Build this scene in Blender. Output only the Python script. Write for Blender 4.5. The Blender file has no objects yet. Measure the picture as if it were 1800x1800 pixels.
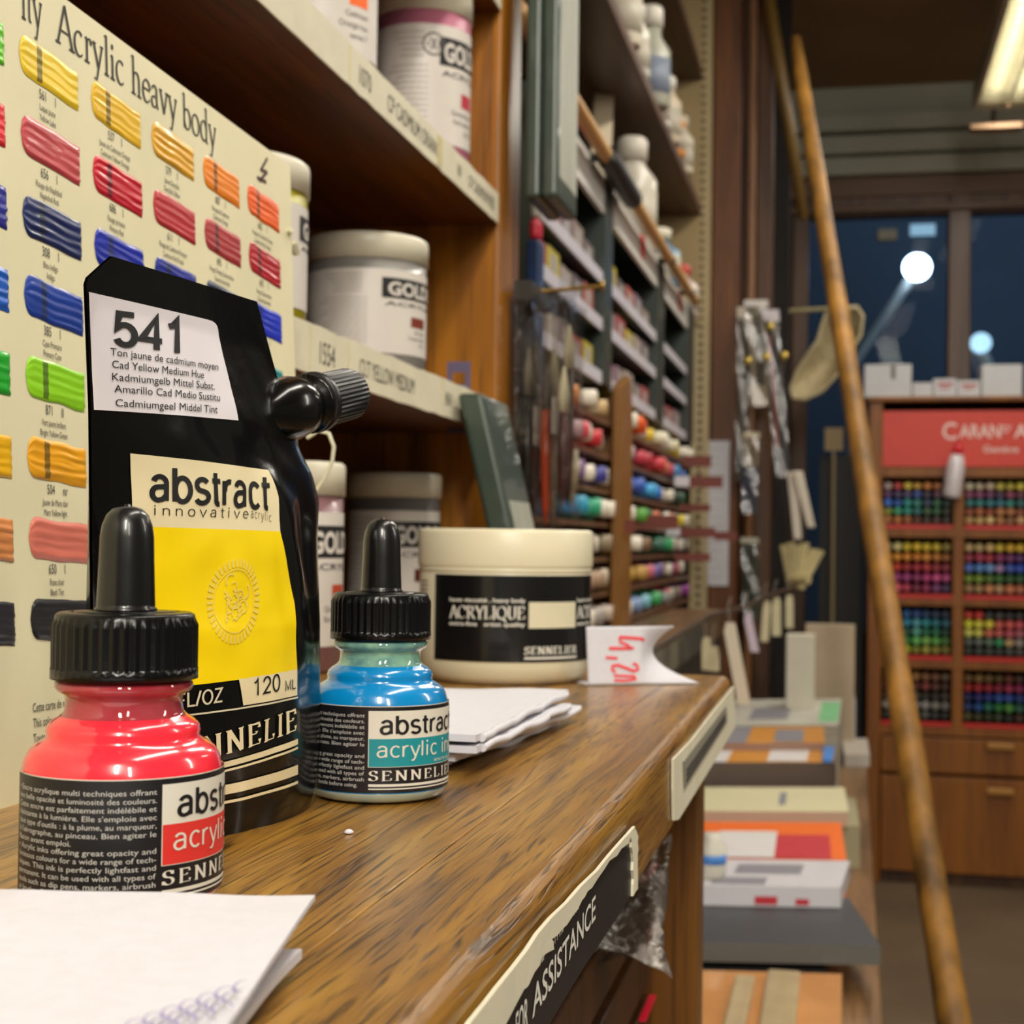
import bpy, math, random
from mathutils import Vector, Matrix, noise
random.seed(11)
sc = bpy.context.scene
COL = sc.collection
V = Vector

# ------------------------------------------------------------------ camera
FPX = 2700.0                       # focal length in pixels of an 1800 px frame
CAM = V((0, 0, .072))              # 7 cm above the counter top (z = 0)
cy_ = V((1484 - 900, -(960 - 900), -FPX)).normalized()
u_ = V((.009, 1, 0)); cz_ = (u_ - cy_ * u_.dot(cy_)).normalized(); cx_ = cy_.cross(cz_)
RW = Matrix((cx_, cy_, cz_))
cd = bpy.data.cameras.new('camera'); cam = bpy.data.objects.new('camera', cd); COL.objects.link(cam)
cam.matrix_world = Matrix.Translation(CAM) @ RW.to_4x4()
cd.sensor_width = 36; cd.lens = FPX / 1800 * 36; cd.clip_start = .01; cd.clip_end = 60
cd.dof.use_dof = True; cd.dof.focus_distance = .355; cd.dof.aperture_fstop = 31
sc.camera = cam

# ------------------------------------------------------------------ world, lights, exposure
sc.view_settings.view_transform = 'Standard'; sc.view_settings.look = 'None'
sc.view_settings.gamma = 1; sc.view_settings.exposure = 0.35
w = bpy.data.worlds.new('shop_air'); sc.world = w; w.use_nodes = True
w.node_tree.nodes['Background'].inputs[0].default_value = (1, .86, .66, 1)
w.node_tree.nodes['Background'].inputs[1].default_value = .09
def area(name, loc, sx, sy, power, color, aim=(0, 0, -1)):
    l = bpy.data.lights.new(name, 'AREA'); l.shape = 'RECTANGLE'; l.size = sx; l.size_y = sy
    l.energy = power; l.color = color
    o = bpy.data.objects.new(name, l); COL.objects.link(o); o.location = loc
    o.rotation_euler = V(aim).to_track_quat('-Z', 'Y').to_euler()
    return o
WARM = (1, .94, .83)
area('ceiling_tube_and_fill_light', (.30, .60, 1.40), .14, 1.3, 10, WARM)
area('ceiling_tube_and_fill_light', (.36, 2.35, 1.40), .14, 1.3, 14, WARM)
area('ceiling_tube_and_fill_light', (.30, -1.05, 1.38), .14, 1.4, 42, WARM, (-.25, .75, -.8))
area('ceiling_tube_and_fill_light', (.95, -1.3, 1.30), .14, 1.6, 16, WARM, (-.55, .8, -.8))  # unseen fill lamp added behind the camera for sides facing it
area('ceiling_tube_and_fill_light', (1.5, 1.3, 1.45), .14, 2.2, 18, WARM, (-.75, -.1, -1))  # unseen side fill added at the right to brighten upright faces
area('ceiling_tube_and_fill_light', (.42, 3.85, 1.24), .10, .9, 5, WARM)
area('ceiling_tube_and_fill_light', (1.5, 3.3, 1.45), .14, 1.2, 5, WARM)

# ------------------------------------------------------------------ pixel -> point helpers
def ray(px, py): return RW @ V((px - 900, -(py - 900), -FPX))
def P(px, py, x=None, y=None, z=None):
    d = ray(px, py)
    i, v = (0, x) if x is not None else (1, y) if y is not None else (2, z)
    return CAM + d * ((v - CAM[i]) / d[i])
def proj(p):
    c = RW.transposed() @ (V(p) - CAM)
    return 900 - c.x / c.z * FPX, 900 + c.y / c.z * FPX

# ------------------------------------------------------------------ materials
def lin(h):
    h = h.lstrip('#'); o = []
    for i in (0, 2, 4):
        c = int(h[i:i + 2], 16) / 255
        o.append(c / 12.92 if c <= .04045 else ((c + .055) / 1.055) ** 2.4)
    return (*o, 1)
MATS = {}
def newmat(name):
    m = bpy.data.materials.new(name); m.use_nodes = True
    nt = m.node_tree; return m, nt, nt.nodes['Principled BSDF']
def N(nt, t, **k):
    n = nt.nodes.new(t)
    for a, b in k.items():
        if a in n.inputs: n.inputs[a].default_value = b
        else: setattr(n, a, b)
    return n
def mat(name, col, rough=.5, metal=0, coat=0, var=0, vscale=30, bump=0, bscale=200, stretch=(1, 1, 1), sss=0, spec=.5):
    if name in MATS: return MATS[name]
    m, nt, b = newmat(name); c = lin(col); L = nt.links.new
    b.inputs['Base Color'].default_value = c; b.inputs['Roughness'].default_value = rough
    b.inputs['Metallic'].default_value = metal; b.inputs['Coat Weight'].default_value = coat
    b.inputs['Coat Roughness'].default_value = .04; b.inputs['Specular IOR Level'].default_value = spec
    if sss:
        b.inputs['Subsurface Weight'].default_value = sss; b.inputs['Subsurface Radius'].default_value = (.004, .003, .002)
        b.inputs['Subsurface Scale'].default_value = 1
    tc = N(nt, 'ShaderNodeTexCoord'); mp = N(nt, 'ShaderNodeMapping'); mp.inputs['Scale'].default_value = stretch
    L(tc.outputs['Object'], mp.inputs[0])
    n1 = N(nt, 'ShaderNodeTexNoise', Scale=vscale, Detail=4.0); L(mp.outputs[0], n1.inputs['Vector'])
    if True:
        v = max(var, .03)
        r = N(nt, 'ShaderNodeValToRGB')
        r.color_ramp.elements[0].position = .3; r.color_ramp.elements[1].position = .7
        r.color_ramp.elements[0].color = (*[max(0, x * (1 - v)) for x in c[:3]], 1)
        r.color_ramp.elements[1].color = (*[min(1, x * (1 + v)) for x in c[:3]], 1)
        L(n1.outputs['Fac'], r.inputs[0]); L(r.outputs[0], b.inputs['Base Color'])
    if bump:
        n2 = N(nt, 'ShaderNodeTexNoise', Scale=bscale, Detail=3.0); L(mp.outputs[0], n2.inputs['Vector'])
        bp = N(nt, 'ShaderNodeBump', Strength=bump, Distance=.001); L(n2.outputs['Fac'], bp.inputs['Height']); L(bp.outputs[0], b.inputs['Normal'])
    MATS[name] = m; return m
def wood(name, dark, mid, light, axis=1, scale=40, rough=.35, pores=.6, coat=.25, bump=.25):
    if name in MATS: return MATS[name]
    m, nt, b = newmat(name); L = nt.links.new
    tc = N(nt, 'ShaderNodeTexCoord'); mp = N(nt, 'ShaderNodeMapping')
    s = [1, 1, 1]; s[axis] = .07; mp.inputs['Scale'].default_value = s; L(tc.outputs['Object'], mp.inputs[0])
    wz = N(nt, 'ShaderNodeTexNoise', Scale=scale * .35, Detail=2.0); L(mp.outputs[0], wz.inputs['Vector'])
    ad = N(nt, 'ShaderNodeVectorMath', operation='MULTIPLY_ADD'); ad.inputs[1].default_value = (.02,) * 3
    L(wz.outputs['Color'], ad.inputs[0]); L(mp.outputs[0], ad.inputs[2])
    n1 = N(nt, 'ShaderNodeTexNoise', Scale=scale, Detail=6.0, Roughness=.6); L(ad.outputs[0], n1.inputs['Vector'])
    r = N(nt, 'ShaderNodeValToRGB'); e = r.color_ramp.elements
    e[0].position = .30; e[0].color = lin(dark); e[1].position = .72; e[1].color = lin(light)
    k = e.new(.5); k.color = lin(mid)
    L(n1.outputs['Fac'], r.inputs[0])
    vp = N(nt, 'ShaderNodeVectorMath', operation='MULTIPLY'); vs_ = [1, 1, 1]; vs_[axis] = .45; vp.inputs[1].default_value = vs_; L(ad.outputs[0], vp.inputs[0])
    n2 = N(nt, 'ShaderNodeTexNoise', Scale=scale * 8, Detail=2.0, Roughness=.5); L(vp.outputs[0], n2.inputs['Vector'])
    r2 = N(nt, 'ShaderNodeValToRGB'); f = r2.color_ramp.elements
    f[0].position = .52; f[0].color = (1, 1, 1, 1); f[1].position = .66; f[1].color = (1 - pores,) * 3 + (1,)
    L(n2.outputs['Fac'], r2.inputs[0])
    mx = N(nt, 'ShaderNodeMixRGB', blend_type='MULTIPLY'); mx.inputs[0].default_value = 1
    L(r.outputs[0], mx.inputs[1]); L(r2.outputs[0], mx.inputs[2]); L(mx.outputs[0], b.inputs['Base Color'])
    b.inputs['Roughness'].default_value = rough; b.inputs['Coat Weight'].default_value = coat; b.inputs['Coat Roughness'].default_value = .22
    bp = N(nt, 'ShaderNodeBump', Strength=bump, Distance=.0006); L(r2.outputs[0], bp.inputs['Height']); L(bp.outputs[0], b.inputs['Normal'])
    MATS[name] = m; return m
def clear(name, tint='ffffff', gloss=.12, rough=.08, bump=.4, bscale=60, fres=.55):
    if name in MATS: return MATS[name]
    m, nt, b = newmat(name); L = nt.links.new; nt.nodes.remove(b)
    t = N(nt, 'ShaderNodeBsdfTransparent'); t.inputs[0].default_value = lin(tint)
    g = N(nt, 'ShaderNodeBsdfGlossy'); g.inputs['Roughness'].default_value = rough
    mx = N(nt, 'ShaderNodeMixShader')
    lw = N(nt, 'ShaderNodeLayerWeight', Blend=.35)
    ma = N(nt, 'ShaderNodeMath', operation='MULTIPLY_ADD'); ma.inputs[1].default_value = fres; ma.inputs[2].default_value = gloss
    L(lw.outputs['Fresnel'], ma.inputs[0]); L(ma.outputs[0], mx.inputs[0])
    tc = N(nt, 'ShaderNodeTexCoord'); n2 = N(nt, 'ShaderNodeTexNoise', Scale=bscale, Detail=2.0); L(tc.outputs['Object'], n2.inputs['Vector'])
    bp = N(nt, 'ShaderNodeBump', Strength=bump, Distance=.004); L(n2.outputs['Fac'], bp.inputs['Height']); L(bp.outputs[0], g.inputs['Normal'])
    L(t.outputs[0], mx.inputs[1]); L(g.outputs[0], mx.inputs[2]); L(mx.outputs[0], nt.nodes['Material Output'].inputs[0])
    MATS[name] = m; return m
def emit(name, col, strength):
    if name in MATS: return MATS[name]
    m, nt, b = newmat(name)
    b.inputs['Base Color'].default_value = (0, 0, 0, 1)
    b.inputs['Emission Color'].default_value = lin(col); b.inputs['Emission Strength'].default_value = strength
    MATS[name] = m; return m

# ------------------------------------------------------------------ objects
INV = {}
def props(o, label=None, cat=None, group=None, kind=None):
    if label: o['label'] = label
    if cat: o['category'] = cat
    if group: o['group'] = group
    if kind: o['kind'] = kind
    return o
def thing(name, label, cat, loc, rz=0, group=None):
    o = bpy.data.objects.new(name, None); COL.objects.link(o); o.empty_display_size = .02
    o.location = loc; o.rotation_euler = (0, 0, rz)
    INV[o.name] = (Matrix.Translation(V(loc)) @ Matrix.Rotation(rz, 4, 'Z')).inverted()
    return props(o, label, cat, group)
def root_of(o):
    while o.parent: o = o.parent
    return o
class MB:
    def __init__(s): s.v = []; s.f = []; s.m = []; s.sm = []
    def add(s, vs, fs, m=0, sm=False):
        b = len(s.v); s.v += [V(x) for x in vs]
        for f in fs: s.f.append([b + i for i in f]); s.m.append(m); s.sm.append(sm)
        return s
    def box(s, a, b, m=0, rz=0, M=None):
        (x0, y0, z0), (x1, y1, z1) = a, b
        vs = [V(p) for p in ((x0,y0,z0),(x1,y0,z0),(x1,y1,z0),(x0,y1,z0),(x0,y0,z1),(x1,y0,z1),(x1,y1,z1),(x0,y1,z1))]
        if rz:
            c = V(((x0+x1)/2, (y0+y1)/2, 0)); Rm = Matrix.Rotation(rz, 3, 'Z'); vs = [Rm @ (p - c) + c for p in vs]
        if M: vs = [M @ p for p in vs]
        return s.add(vs, [(0,3,2,1),(4,5,6,7),(0,1,5,4),(1,2,6,5),(2,3,7,6),(3,0,4,7)], m)
    def hexa(s, b4, t4, m=0, bulge=0):
        vs = [V(p) for p in b4] + [V(p) for p in t4]
        return s.add(vs, [(3,2,1,0),(4,5,6,7),(0,1,5,4),(1,2,6,5),(2,3,7,6),(3,0,4,7)], m)
    def prism(s, pts, d, m=0):
        n = len(pts); d = V(d); vs = [V(p) for p in pts] + [V(p) + d for p in pts]
        fs = [tuple(range(n - 1, -1, -1)), tuple(range(n, 2 * n))] + [(i, (i+1) % n, n + (i+1) % n, n + i) for i in range(n)]
        return s.add(vs, fs, m)
    def lathe(s, prof, c=(0,0,0), n=48, m=0, axis=None, rib=None, mf=None, sm=True):
        c = V(c); a = V(axis).normalized() if axis else V((0,0,1))
        e1 = a.orthogonal().normalized() if axis else V((1,0,0)); e2 = a.cross(e1)
        k = len(prof); vs = []
        for j, (r, z) in enumerate(prof):
            for i in range(n):
                t = 2 * math.pi * i / n; rr = r + (rib(j, i, t) if rib else 0)
                vs.append(c + a * z + e1 * (rr * math.cos(t)) + e2 * (rr * math.sin(t)))
        for j in range(k - 1):
            mm = mf((prof[j][1] + prof[j+1][1]) / 2) if mf else m
            s.add([], [], 0)
        b = len(s.v); s.v += vs
        for j in range(k - 1):
            mm = mf((prof[j][1] + prof[j+1][1]) / 2) if mf else m
            for i in range(n):
                i2 = (i + 1) % n
                s.f.append([b + j*n + i, b + j*n + i2, b + (j+1)*n + i2, b + (j+1)*n + i]); s.m.append(mm); s.sm.append(sm)
        for j, rev in ((0, True), (k - 1, False)):
            if prof[j][0] > 1e-6:
                q = [b + j*n + i for i in range(n)]; s.f.append(q[::-1] if rev else q); s.m.append(mf(prof[j][1]) if mf else m); s.sm.append(False)
        return s
    def tube(s, pts, r, n=10, m=0, taper=None):
        pts = [V(p) for p in pts]; vs = []; L = len(pts); up = None
        for i, p in enumerate(pts):
            t = (pts[min(i+1, L-1)] - pts[max(i-1, 0)]).normalized()
            if up is None: up = t.orthogonal().normalized()
            up = (up - t * up.dot(t)).normalized(); e2 = t.cross(up)
            rr = r if taper is None else r + (taper - r) * i / (L - 1)
            for k in range(n):
                a = 2 * math.pi * k / n; vs.append(p + (up * math.cos(a) + e2 * math.sin(a)) * rr)
        fs = [(i*n+k, i*n+(k+1) % n, (i+1)*n+(k+1) % n, (i+1)*n+k) for i in range(L-1) for k in range(n)]
        s.add(vs, fs, m, True)
        return s.add(vs[:n], [tuple(range(n-1, -1, -1))], m).add(vs[-n:], [tuple(range(n))], m)
    def grid(s, fn, nu, nv, m=0, sm=True, u0=0, u1=1, v0=0, v1=1, mf=None):
        vs = [fn(u0 + (u1-u0) * i / nu, v0 + (v1-v0) * j / nv) for j in range(nv+1) for i in range(nu+1)]
        b = len(s.v); s.v += [V(p) for p in vs]; W = nu + 1
        for j in range(nv):
            for i in range(nu):
                s.f.append([b+j*W+i, b+j*W+i+1, b+(j+1)*W+i+1, b+(j+1)*W+i]); s.m.append(mf((i+.5)/nu, (j+.5)/nv) if mf else m); s.sm.append(sm)
        return s
    def flat(s, vf, fn, m=0):
        vs, fs = vf; return s.add([fn(x, y) for x, y in vs], fs, m)
    def build(s, name, mats, parent=None, label=None, cat=None, group=None, kind=None, bevel=0, seg=2, rz=0, loc=None, solid=0):
        mats = mats if isinstance(mats, (list, tuple)) else [mats]
        me = bpy.data.meshes.new(name); o = bpy.data.objects.new(name, me); COL.objects.link(o)
        if parent:
            I = INV[root_of(parent).name]; vs = [I @ p for p in s.v]; o.parent = parent
        else:
            if loc is None:
                xs = [p.x for p in s.v]; ys = [p.y for p in s.v]
                loc = V(((min(xs)+max(xs))/2, (min(ys)+max(ys))/2, min(p.z for p in s.v)))
            loc = V(loc); M = (Matrix.Translation(loc) @ Matrix.Rotation(rz, 4, 'Z')).inverted()
            vs = [M @ p for p in s.v]; o.location = loc; o.rotation_euler = (0, 0, rz); INV[o.name] = M
        me.from_pydata(vs, [], s.f)
        for m in mats: me.materials.append(m)
        me.polygons.foreach_set('material_index', s.m); me.polygons.foreach_set('use_smooth', s.sm); me.update()
        if bevel:
            b = o.modifiers.new('bevel', 'BEVEL'); b.width = bevel; b.segments = seg; b.limit_method = 'ANGLE'; b.angle_limit = .6
        if solid:
            b = o.modifiers.new('solidify', 'SOLIDIFY'); b.thickness = solid; b.offset = 0
        return props(o, label, cat, group, kind)

# ------------------------------------------------------------------ lettering
TC = {}
def glyphs(t, bold=0):
    """outline of a text line in the built-in face, scaled to a capital height of 1"""
    if (t, bold) in TC: return TC[(t, bold)]
    c = bpy.data.curves.new('t', 'FONT'); c.body = t; c.size = 1; c.resolution_u = 3; c.fill_mode = 'FRONT'; c.offset = bold
    o = bpy.data.objects.new('t', c); me = o.to_mesh()
    k = 1 / .73
    r = ([(v.co.x * k, v.co.y * k) for v in me.vertices], [tuple(p.vertices) for p in me.polygons])
    o.to_mesh_clear(); bpy.data.objects.remove(o); bpy.data.curves.remove(c)
    TC[(t, bold)] = r; return r
# a small roman (serif) alphabet drawn with a broad pen
def arc(cx, cy, rx, ry, a0, a1, n=14):
    return [(cx + rx * math.cos(math.radians(a0 + (a1-a0)*i/n)), cy + ry * math.sin(math.radians(a0 + (a1-a0)*i/n))) for i in range(n+1)]
def sf(x, y, w=.32): return ('s', x - w/2, x + w/2, y)
SER = {
 'A': (.82, [[(.04,0),(.4,1)],[(.4,1),(.78,0)],[(.17,.34),(.62,.34)],sf(.05,0,.26),sf(.76,0,.3)]),
 'C': (.86, [arc(.44,.5,.40,.49,45,318),[(.76,.95),(.76,.68)]]),
 'R': (.78, [[(.14,0),(.14,1)],[(.1,.97),(.34,.97)]+arc(.36,.74,.22,.23,90,-90)+[(.14,.51)],[(.34,.5),(.72,0)],sf(.14,0),sf(.12,1,.24),sf(.74,0,.18)]),
 'Y': (.78, [[(.06,1),(.4,.46)],[(.74,1),(.4,.46)],[(.4,.48),(.4,0)],sf(.07,1,.28),sf(.72,1,.26),sf(.4,0)]),
 'L': (.66, [[(.14,0),(.14,1)],[(.1,.03),(.6,.03),(.6,.24)],sf(.14,1),sf(.1,0,.2)]),
 'I': (.34, [[(.17,0),(.17,1)],sf(.17,0),sf(.17,1)]),
 'Q': (.92, [arc(.45,.5,.41,.49,0,360),[(.45,.1),(.86,-.2)]]),
 'U': (.84, [[(.16,1),(.16,.35)]+arc(.42,.33,.26,.32,180,360)+[(.68,1)],sf(.16,1),sf(.68,1,.26)]),
 'E': (.70, [[(.14,0),(.14,1)],[(.1,.97),(.6,.97),(.6,.78)],[(.14,.52),(.46,.52),(.46,.62)],[(.1,.03),(.63,.03),(.63,.24)],sf(.12,0,.2),sf(.12,1,.2)]),
 'S': (.62, [arc(.3,.75,.22,.23,35,265)[:-1]+arc(.3,.26,.24,.25,85,-150),[(.5,.98),(.5,.74)],[(.06,.02),(.06,.26)]]),
 'N': (.86, [[(.14,0),(.14,1)],[(.14,1),(.7,0)],[(.7,0),(.7,1)],sf(.12,0,.26),sf(.1,1,.2),sf(.7,1,.26)]),
 'i': (.30, [[(.15,0),(.15,.6)],[(.04,.57),(.16,.62)],sf(.15,0,.26),'d']),
 't': (.36, [[(.16,.85),(.16,.12)]+arc(.26,.12,.1,.1,180,290),[(.03,.6),(.33,.6)]]),
 'y': (.58, [[(.06,.62),(.3,.02)],[(.52,.62),(.2,-.3),(.06,-.28)],sf(.08,.62,.2),sf(.5,.62,.18)]),
 'c': (.52, [arc(.28,.31,.24,.31,50,315)]),
 'r': (.42, [[(.14,0),(.14,.6)],[(.03,.57),(.15,.62)],arc(.28,.44,.14,.17,170,60),sf(.14,0,.28),'e']),
 'l': (.30, [[(.15,0),(.15,1.02)],[(.04,.98),(.16,1.02)],sf(.15,0,.26)]),
 'h': (.64, [[(.14,0),(.14,1.02)],[(.03,.98),(.15,1.02)],arc(.31,.4,.17,.21,175,0)+[(.48,0)],sf(.14,0,.26),sf(.49,0,.26)]),
 'e': (.52, [arc(.28,.31,.24,.31,15,320),[(.05,.36),(.5,.36)]]),
 'a': (.52, [arc(.22,.44,.15,.17,160,20)+[(.38,.08),(.47,.02)],arc(.2,.16,.16,.15,60,330)]),
 'v': (.56, [[(.06,.62),(.29,0)],[(.5,.62),(.29,0)],sf(.08,.62,.22),sf(.48,.62,.2)]),
 'b': (.60, [[(.12,.02),(.12,1.02)],[(.02,.98),(.13,1.02)],arc(.32,.31,.22,.3,170,-170)]),
 'o': (.58, [arc(.29,.31,.25,.31,0,360)]),
 'd': (.62, [[(.48,0),(.48,1.02)],[(.37,.98),(.49,1.02)],arc(.28,.31,.22,.3,10,350),sf(.53,0,.14)]),
 ' ': (.32, []),
}
def serif(t, thick=.14, thin=.045, space=.04):
    vs = []; fs = []; x = 0
    def quad(p): b = len(vs); vs.extend(p); fs.append(tuple(range(b, b + len(p))))
    for ch in t:
        adv, st = SER[ch]
        for k in st:
            if k == 'd': quad([(x + .15 + .075*math.cos(a*.7854), .84 + .075*math.sin(a*.7854)) for a in range(8)])
            elif k == 'e': quad([(x + .36 + .07*math.cos(a*.7854), .54 + .07*math.sin(a*.7854)) for a in range(8)])
            elif k[0] == 's': quad([(x+k[1], k[3]-.025), (x+k[2], k[3]-.025), (x+k[2], k[3]+.025), (x+k[1], k[3]+.025)])
            else:
                L = []
                for i, p in enumerate(k):
                    a = k[max(i-1, 0)]; b = k[min(i+1, len(k)-1)]; dx, dy = b[0]-a[0], b[1]-a[1]; l = math.hypot(dx, dy) or 1
                    w = max(thin, thick * abs(math.sin(math.atan2(dy, dx) - .3))) / 2
                    L.append(((x + p[0] - dy/l*w, p[1] + dx/l*w), (x + p[0] + dy/l*w, p[1] - dx/l*w)))
                for i in range(len(L)-1): quad([L[i][1], L[i+1][1], L[i+1][0], L[i][0]])
        x += adv + space
    return vs, fs
SAN = {
 'a': (.58, [arc(.27,.53,.18,.19,165,0)+[(.45,0)],[(.45,.43),(.26,.41)]+arc(.22,.205,.17,.2,95,270)+[(.34,.04),(.45,.17)]]),
 'b': (.60, [[(.08,0),(.08,1)],arc(.30,.36,.22,.36,180,540,20)]), 'c': (.54, [arc(.29,.36,.23,.36,45,315)]),
 'd': (.60, [[(.52,0),(.52,1)],arc(.30,.36,.22,.36,0,360,20)]), 'e': (.58, [[(.06,.38),(.52,.38)]+arc(.29,.36,.23,.36,4,310)]),
 'i': (.26, [[(.09,0),(.09,.72)],[(.09,.88),(.09,1.02)]]), 'l': (.26, [[(.09,0),(.09,1)]]),
 'k': (.52, [[(.08,0),(.08,1)],[(.46,.72),(.08,.28)],[(.22,.43),(.49,0)]]),
 'n': (.60, [[(.08,0),(.08,.72)],[(.08,.45)]+arc(.29,.49,.19,.22,170,0)+[(.48,0)]]), 'o': (.60, [arc(.29,.36,.23,.36,90,450,22)]),
 'r': (.40, [[(.08,0),(.08,.72)],[(.08,.42)]+arc(.29,.46,.2,.25,165,75)]), 's': (.53, [arc(.26,.54,.18,.18,30,255)[:-1]+arc(.26,.18,.2,.18,82,-155)]),
 't': (.36, [[(.16,.94),(.16,.14)]+arc(.27,.13,.11,.12,190,285),[(.02,.70),(.32,.70)]]), 'v': (.52, [[(.02,.72),(.26,0),(.5,.72)]]),
 'y': (.54, [[(.03,.72),(.27,.02)],[(.51,.72),(.25,-.12),(.18,-.25),(.06,-.26)]]), ' ': (.30, []),
 '0': (.60, [arc(.28,.5,.22,.49,90,450,24)]), '1': (.60, [[(.12,.78),(.24,.82),(.33,1),(.33,0)]]),
 '2': (.60, [arc(.28,.7,.22,.29,172,-28)+[(.07,.04),(.52,.04)]]), '4': (.60, [[(.41,0),(.41,.97),(.04,.28),(.55,.28)]]),
 '5': (.60, [[(.49,.96),(.15,.96),(.10,.50)]+arc(.28,.32,.22,.31,125,-150)]),
 'F': (.58, [[(.09,0),(.09,.96),(.54,.96)],[(.09,.5),(.48,.5)]]), 'L': (.54, [[(.09,1),(.09,.04),(.5,.04)]]), 'O': (.76, [arc(.37,.5,.31,.48,90,450,24)]),
 'Z': (.62, [[(.06,.96),(.55,.96),(.06,.04),(.57,.04)]]), 'M': (.82, [[(.09,0),(.09,1),(.4,.1),(.71,1),(.71,0)]]), '/': (.32, [[(0,-.02),(.27,1.02)]]),
}
def sans(t, w=.10, space=.05):
    vs = []; fs = []; x = 0
    for ch in t:
        adv, st = SAN[ch]
        for k in st:
            L = []; n = len(k); closed = math.dist(k[0], k[-1]) < 1e-6
            for i, p in enumerate(k):
                a = k[i-1] if i else (k[-2] if closed else None); b = k[i+1] if i < n-1 else (k[1] if closed else None)
                d1 = V((p[0]-a[0], p[1]-a[1])).normalized() if a else None; d2 = V((b[0]-p[0], b[1]-p[1])).normalized() if b else None
                d = (d1 + d2) if d1 and d2 else (d1 or d2)
                d = d.normalized() if d.length > .05 else d2
                c = max(.45, abs(d.dot(d2 if d2 else d1))); o = w / 2 / c
                L.append(((x + p[0] - d.y*o, p[1] + d.x*o), (x + p[0] + d.y*o, p[1] - d.x*o)))
            for i in range(n-1): q = len(vs); vs.extend([L[i][1], L[i+1][1], L[i+1][0], L[i][0]]); fs.append((q, q+1, q+2, q+3))
        x += adv + space
    return vs, fs
def text(mb, t, x, y, h, fn, m, w=None, al='L', bold=0, ser=False, sx=1, space=.04, thick=.14):
    """a line of lettering, capital height h, baseline at y, fitted to width w if given"""
    vs, fs = sans(t, thick, space) if ser == 'sans' else serif(t, thick=thick, space=space) if ser else glyphs(t, bold)
    if not vs: return
    x0 = min(v[0] for v in vs); x1 = max(v[0] for v in vs)
    k = (w / (x1 - x0)) if w else h * sx
    W = (x1 - x0) * k
    ox = x - (W / 2 if al == 'C' else W if al == 'R' else 0)
    mb.flat(([(ox + (a - x0) * k, y + b * h) for a, b in vs], fs), fn, m)
def rect(mb, x0, y0, x1, y1, fn, m, nu=1, nv=1):
    mb.grid(lambda u, v: fn(x0 + (x1-x0)*u, y0 + (y1-y0)*v), nu, nv, m, sm=True)
def plane_fn(o, du, dv, off=0):
    o = V(o); du = V(du); dv = V(dv); n = du.cross(dv).normalized() * off
    return lambda x, y: o + du * x + dv * y + n

exec_order = None
# ================================================================== COLOURS
INKBLACK = mat('printed_black', '141416', .55)
WHITEPRINT = mat('printed_white', 'e6e2d6', .5)
BLACKPLASTIC = mat('black_plastic', '0a0a0b', .26, bump=.05, bscale=900, spec=.35)
WHITEPLASTIC = mat('white_plastic', 'd9d3bd', .38, sss=.1)
PAPER = mat('white_paper', 'd0cfd6', .7, var=.02, vscale=300, bump=.08, bscale=500)
OAK = wood('varnished_oak', '624114', '946824', 'b08434', 1, 130, .33, .7, .3, .35)
SHELFWOOD = wood('brown_shelf_wood', '472206', '6c380a', '844a12', 1, 40, .45, .4, .1)
POSTWOOD = wood('orange_brown_post_wood', '7a4606', 'a8680e', 'c2801a', 2, 40, .38, .4, .2)
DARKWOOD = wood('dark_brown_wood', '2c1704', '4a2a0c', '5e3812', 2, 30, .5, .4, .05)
CABWOOD = wood('honey_wood', '703c00', '884e04', '9a5c08', 2, 25, .5, .25, .04)
CREAMLABEL = mat('cream_label_paper', 'dcd5bb', .65, var=.05, vscale=60, bump=.1, bscale=300)
# ================================================================== STRUCTURE
FZ = -.88; BY = 4.9
mb = MB().box((-1.2, -1.5, FZ - .05), (2.6, 5.1, FZ)); mb.build('floor', mat('worn_brown_floor', '6f5c46', .6, var=.18, vscale=3, bump=.1, bscale=60), kind='structure')
mb = MB().box((-1.2, -1.5, 1.50), (2.6, 5.1, 1.56)); mb.build('ceiling', mat('dark_brown_ceiling', '94744f', .75, var=.1, vscale=5), kind='structure')
mb = MB().box((-.72, -1.5, FZ), (-.66, 5.1, 1.5)); mb.build('wall_left', mat('dark_wall_boards', '3a2816', .7, var=.2, vscale=8), kind='structure')
# back wall: sill panel, lintel, window opening
zt = P(1600, 378, y=BY).z; xm0 = P(1665, 600, y=BY).x; xm1 = P(1705, 600, y=BY).x; xj = P(1420, 600, y=BY).x; xj0 = P(1392, 600, y=BY).x
wallm = mat('brown_wall_panel', '4a3320', .6, var=.12, vscale=6)
mb = MB().box((-.66, BY, FZ), (2.6, BY + .08, -.2)); mb.box((-.66, BY, zt + .06), (2.6, BY + .08, 1.5)); mb.box((-.66, BY, -.2), (xj0, BY + .08, zt + .06)); mb.box((1.5, BY, -.2), (2.6, BY + .08, zt + .06))
mb.build('wall_back', wallm, kind='structure')
fr = MB()
for a, b in ((xj0, xj), (xm0, xm1), (1.44, 1.5)): fr.box((a, BY - .02, -.2), (b, BY + .06, zt + .06))
fr.box((xj, BY - .015, zt), (1.44, BY + .06, zt + .06)); fr.box((xj0, BY - .02, -.24), (1.5, BY + .06, -.19))
wf = fr.build('window_1', wood('window_frame_wood', '3b2413', '55371f', '6b4a2c', 2, 30, .5, .3, .1), kind='structure', bevel=.004)
for a, b in ((xj, xm0), (xm1, 1.44)):
    MB().box((a, BY + .03, -.19), (b, BY + .035, zt)).build('window_pane', clear('window_glass', 'c4d2de', .0012, .01, 0, fres=.0), wf)
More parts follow.
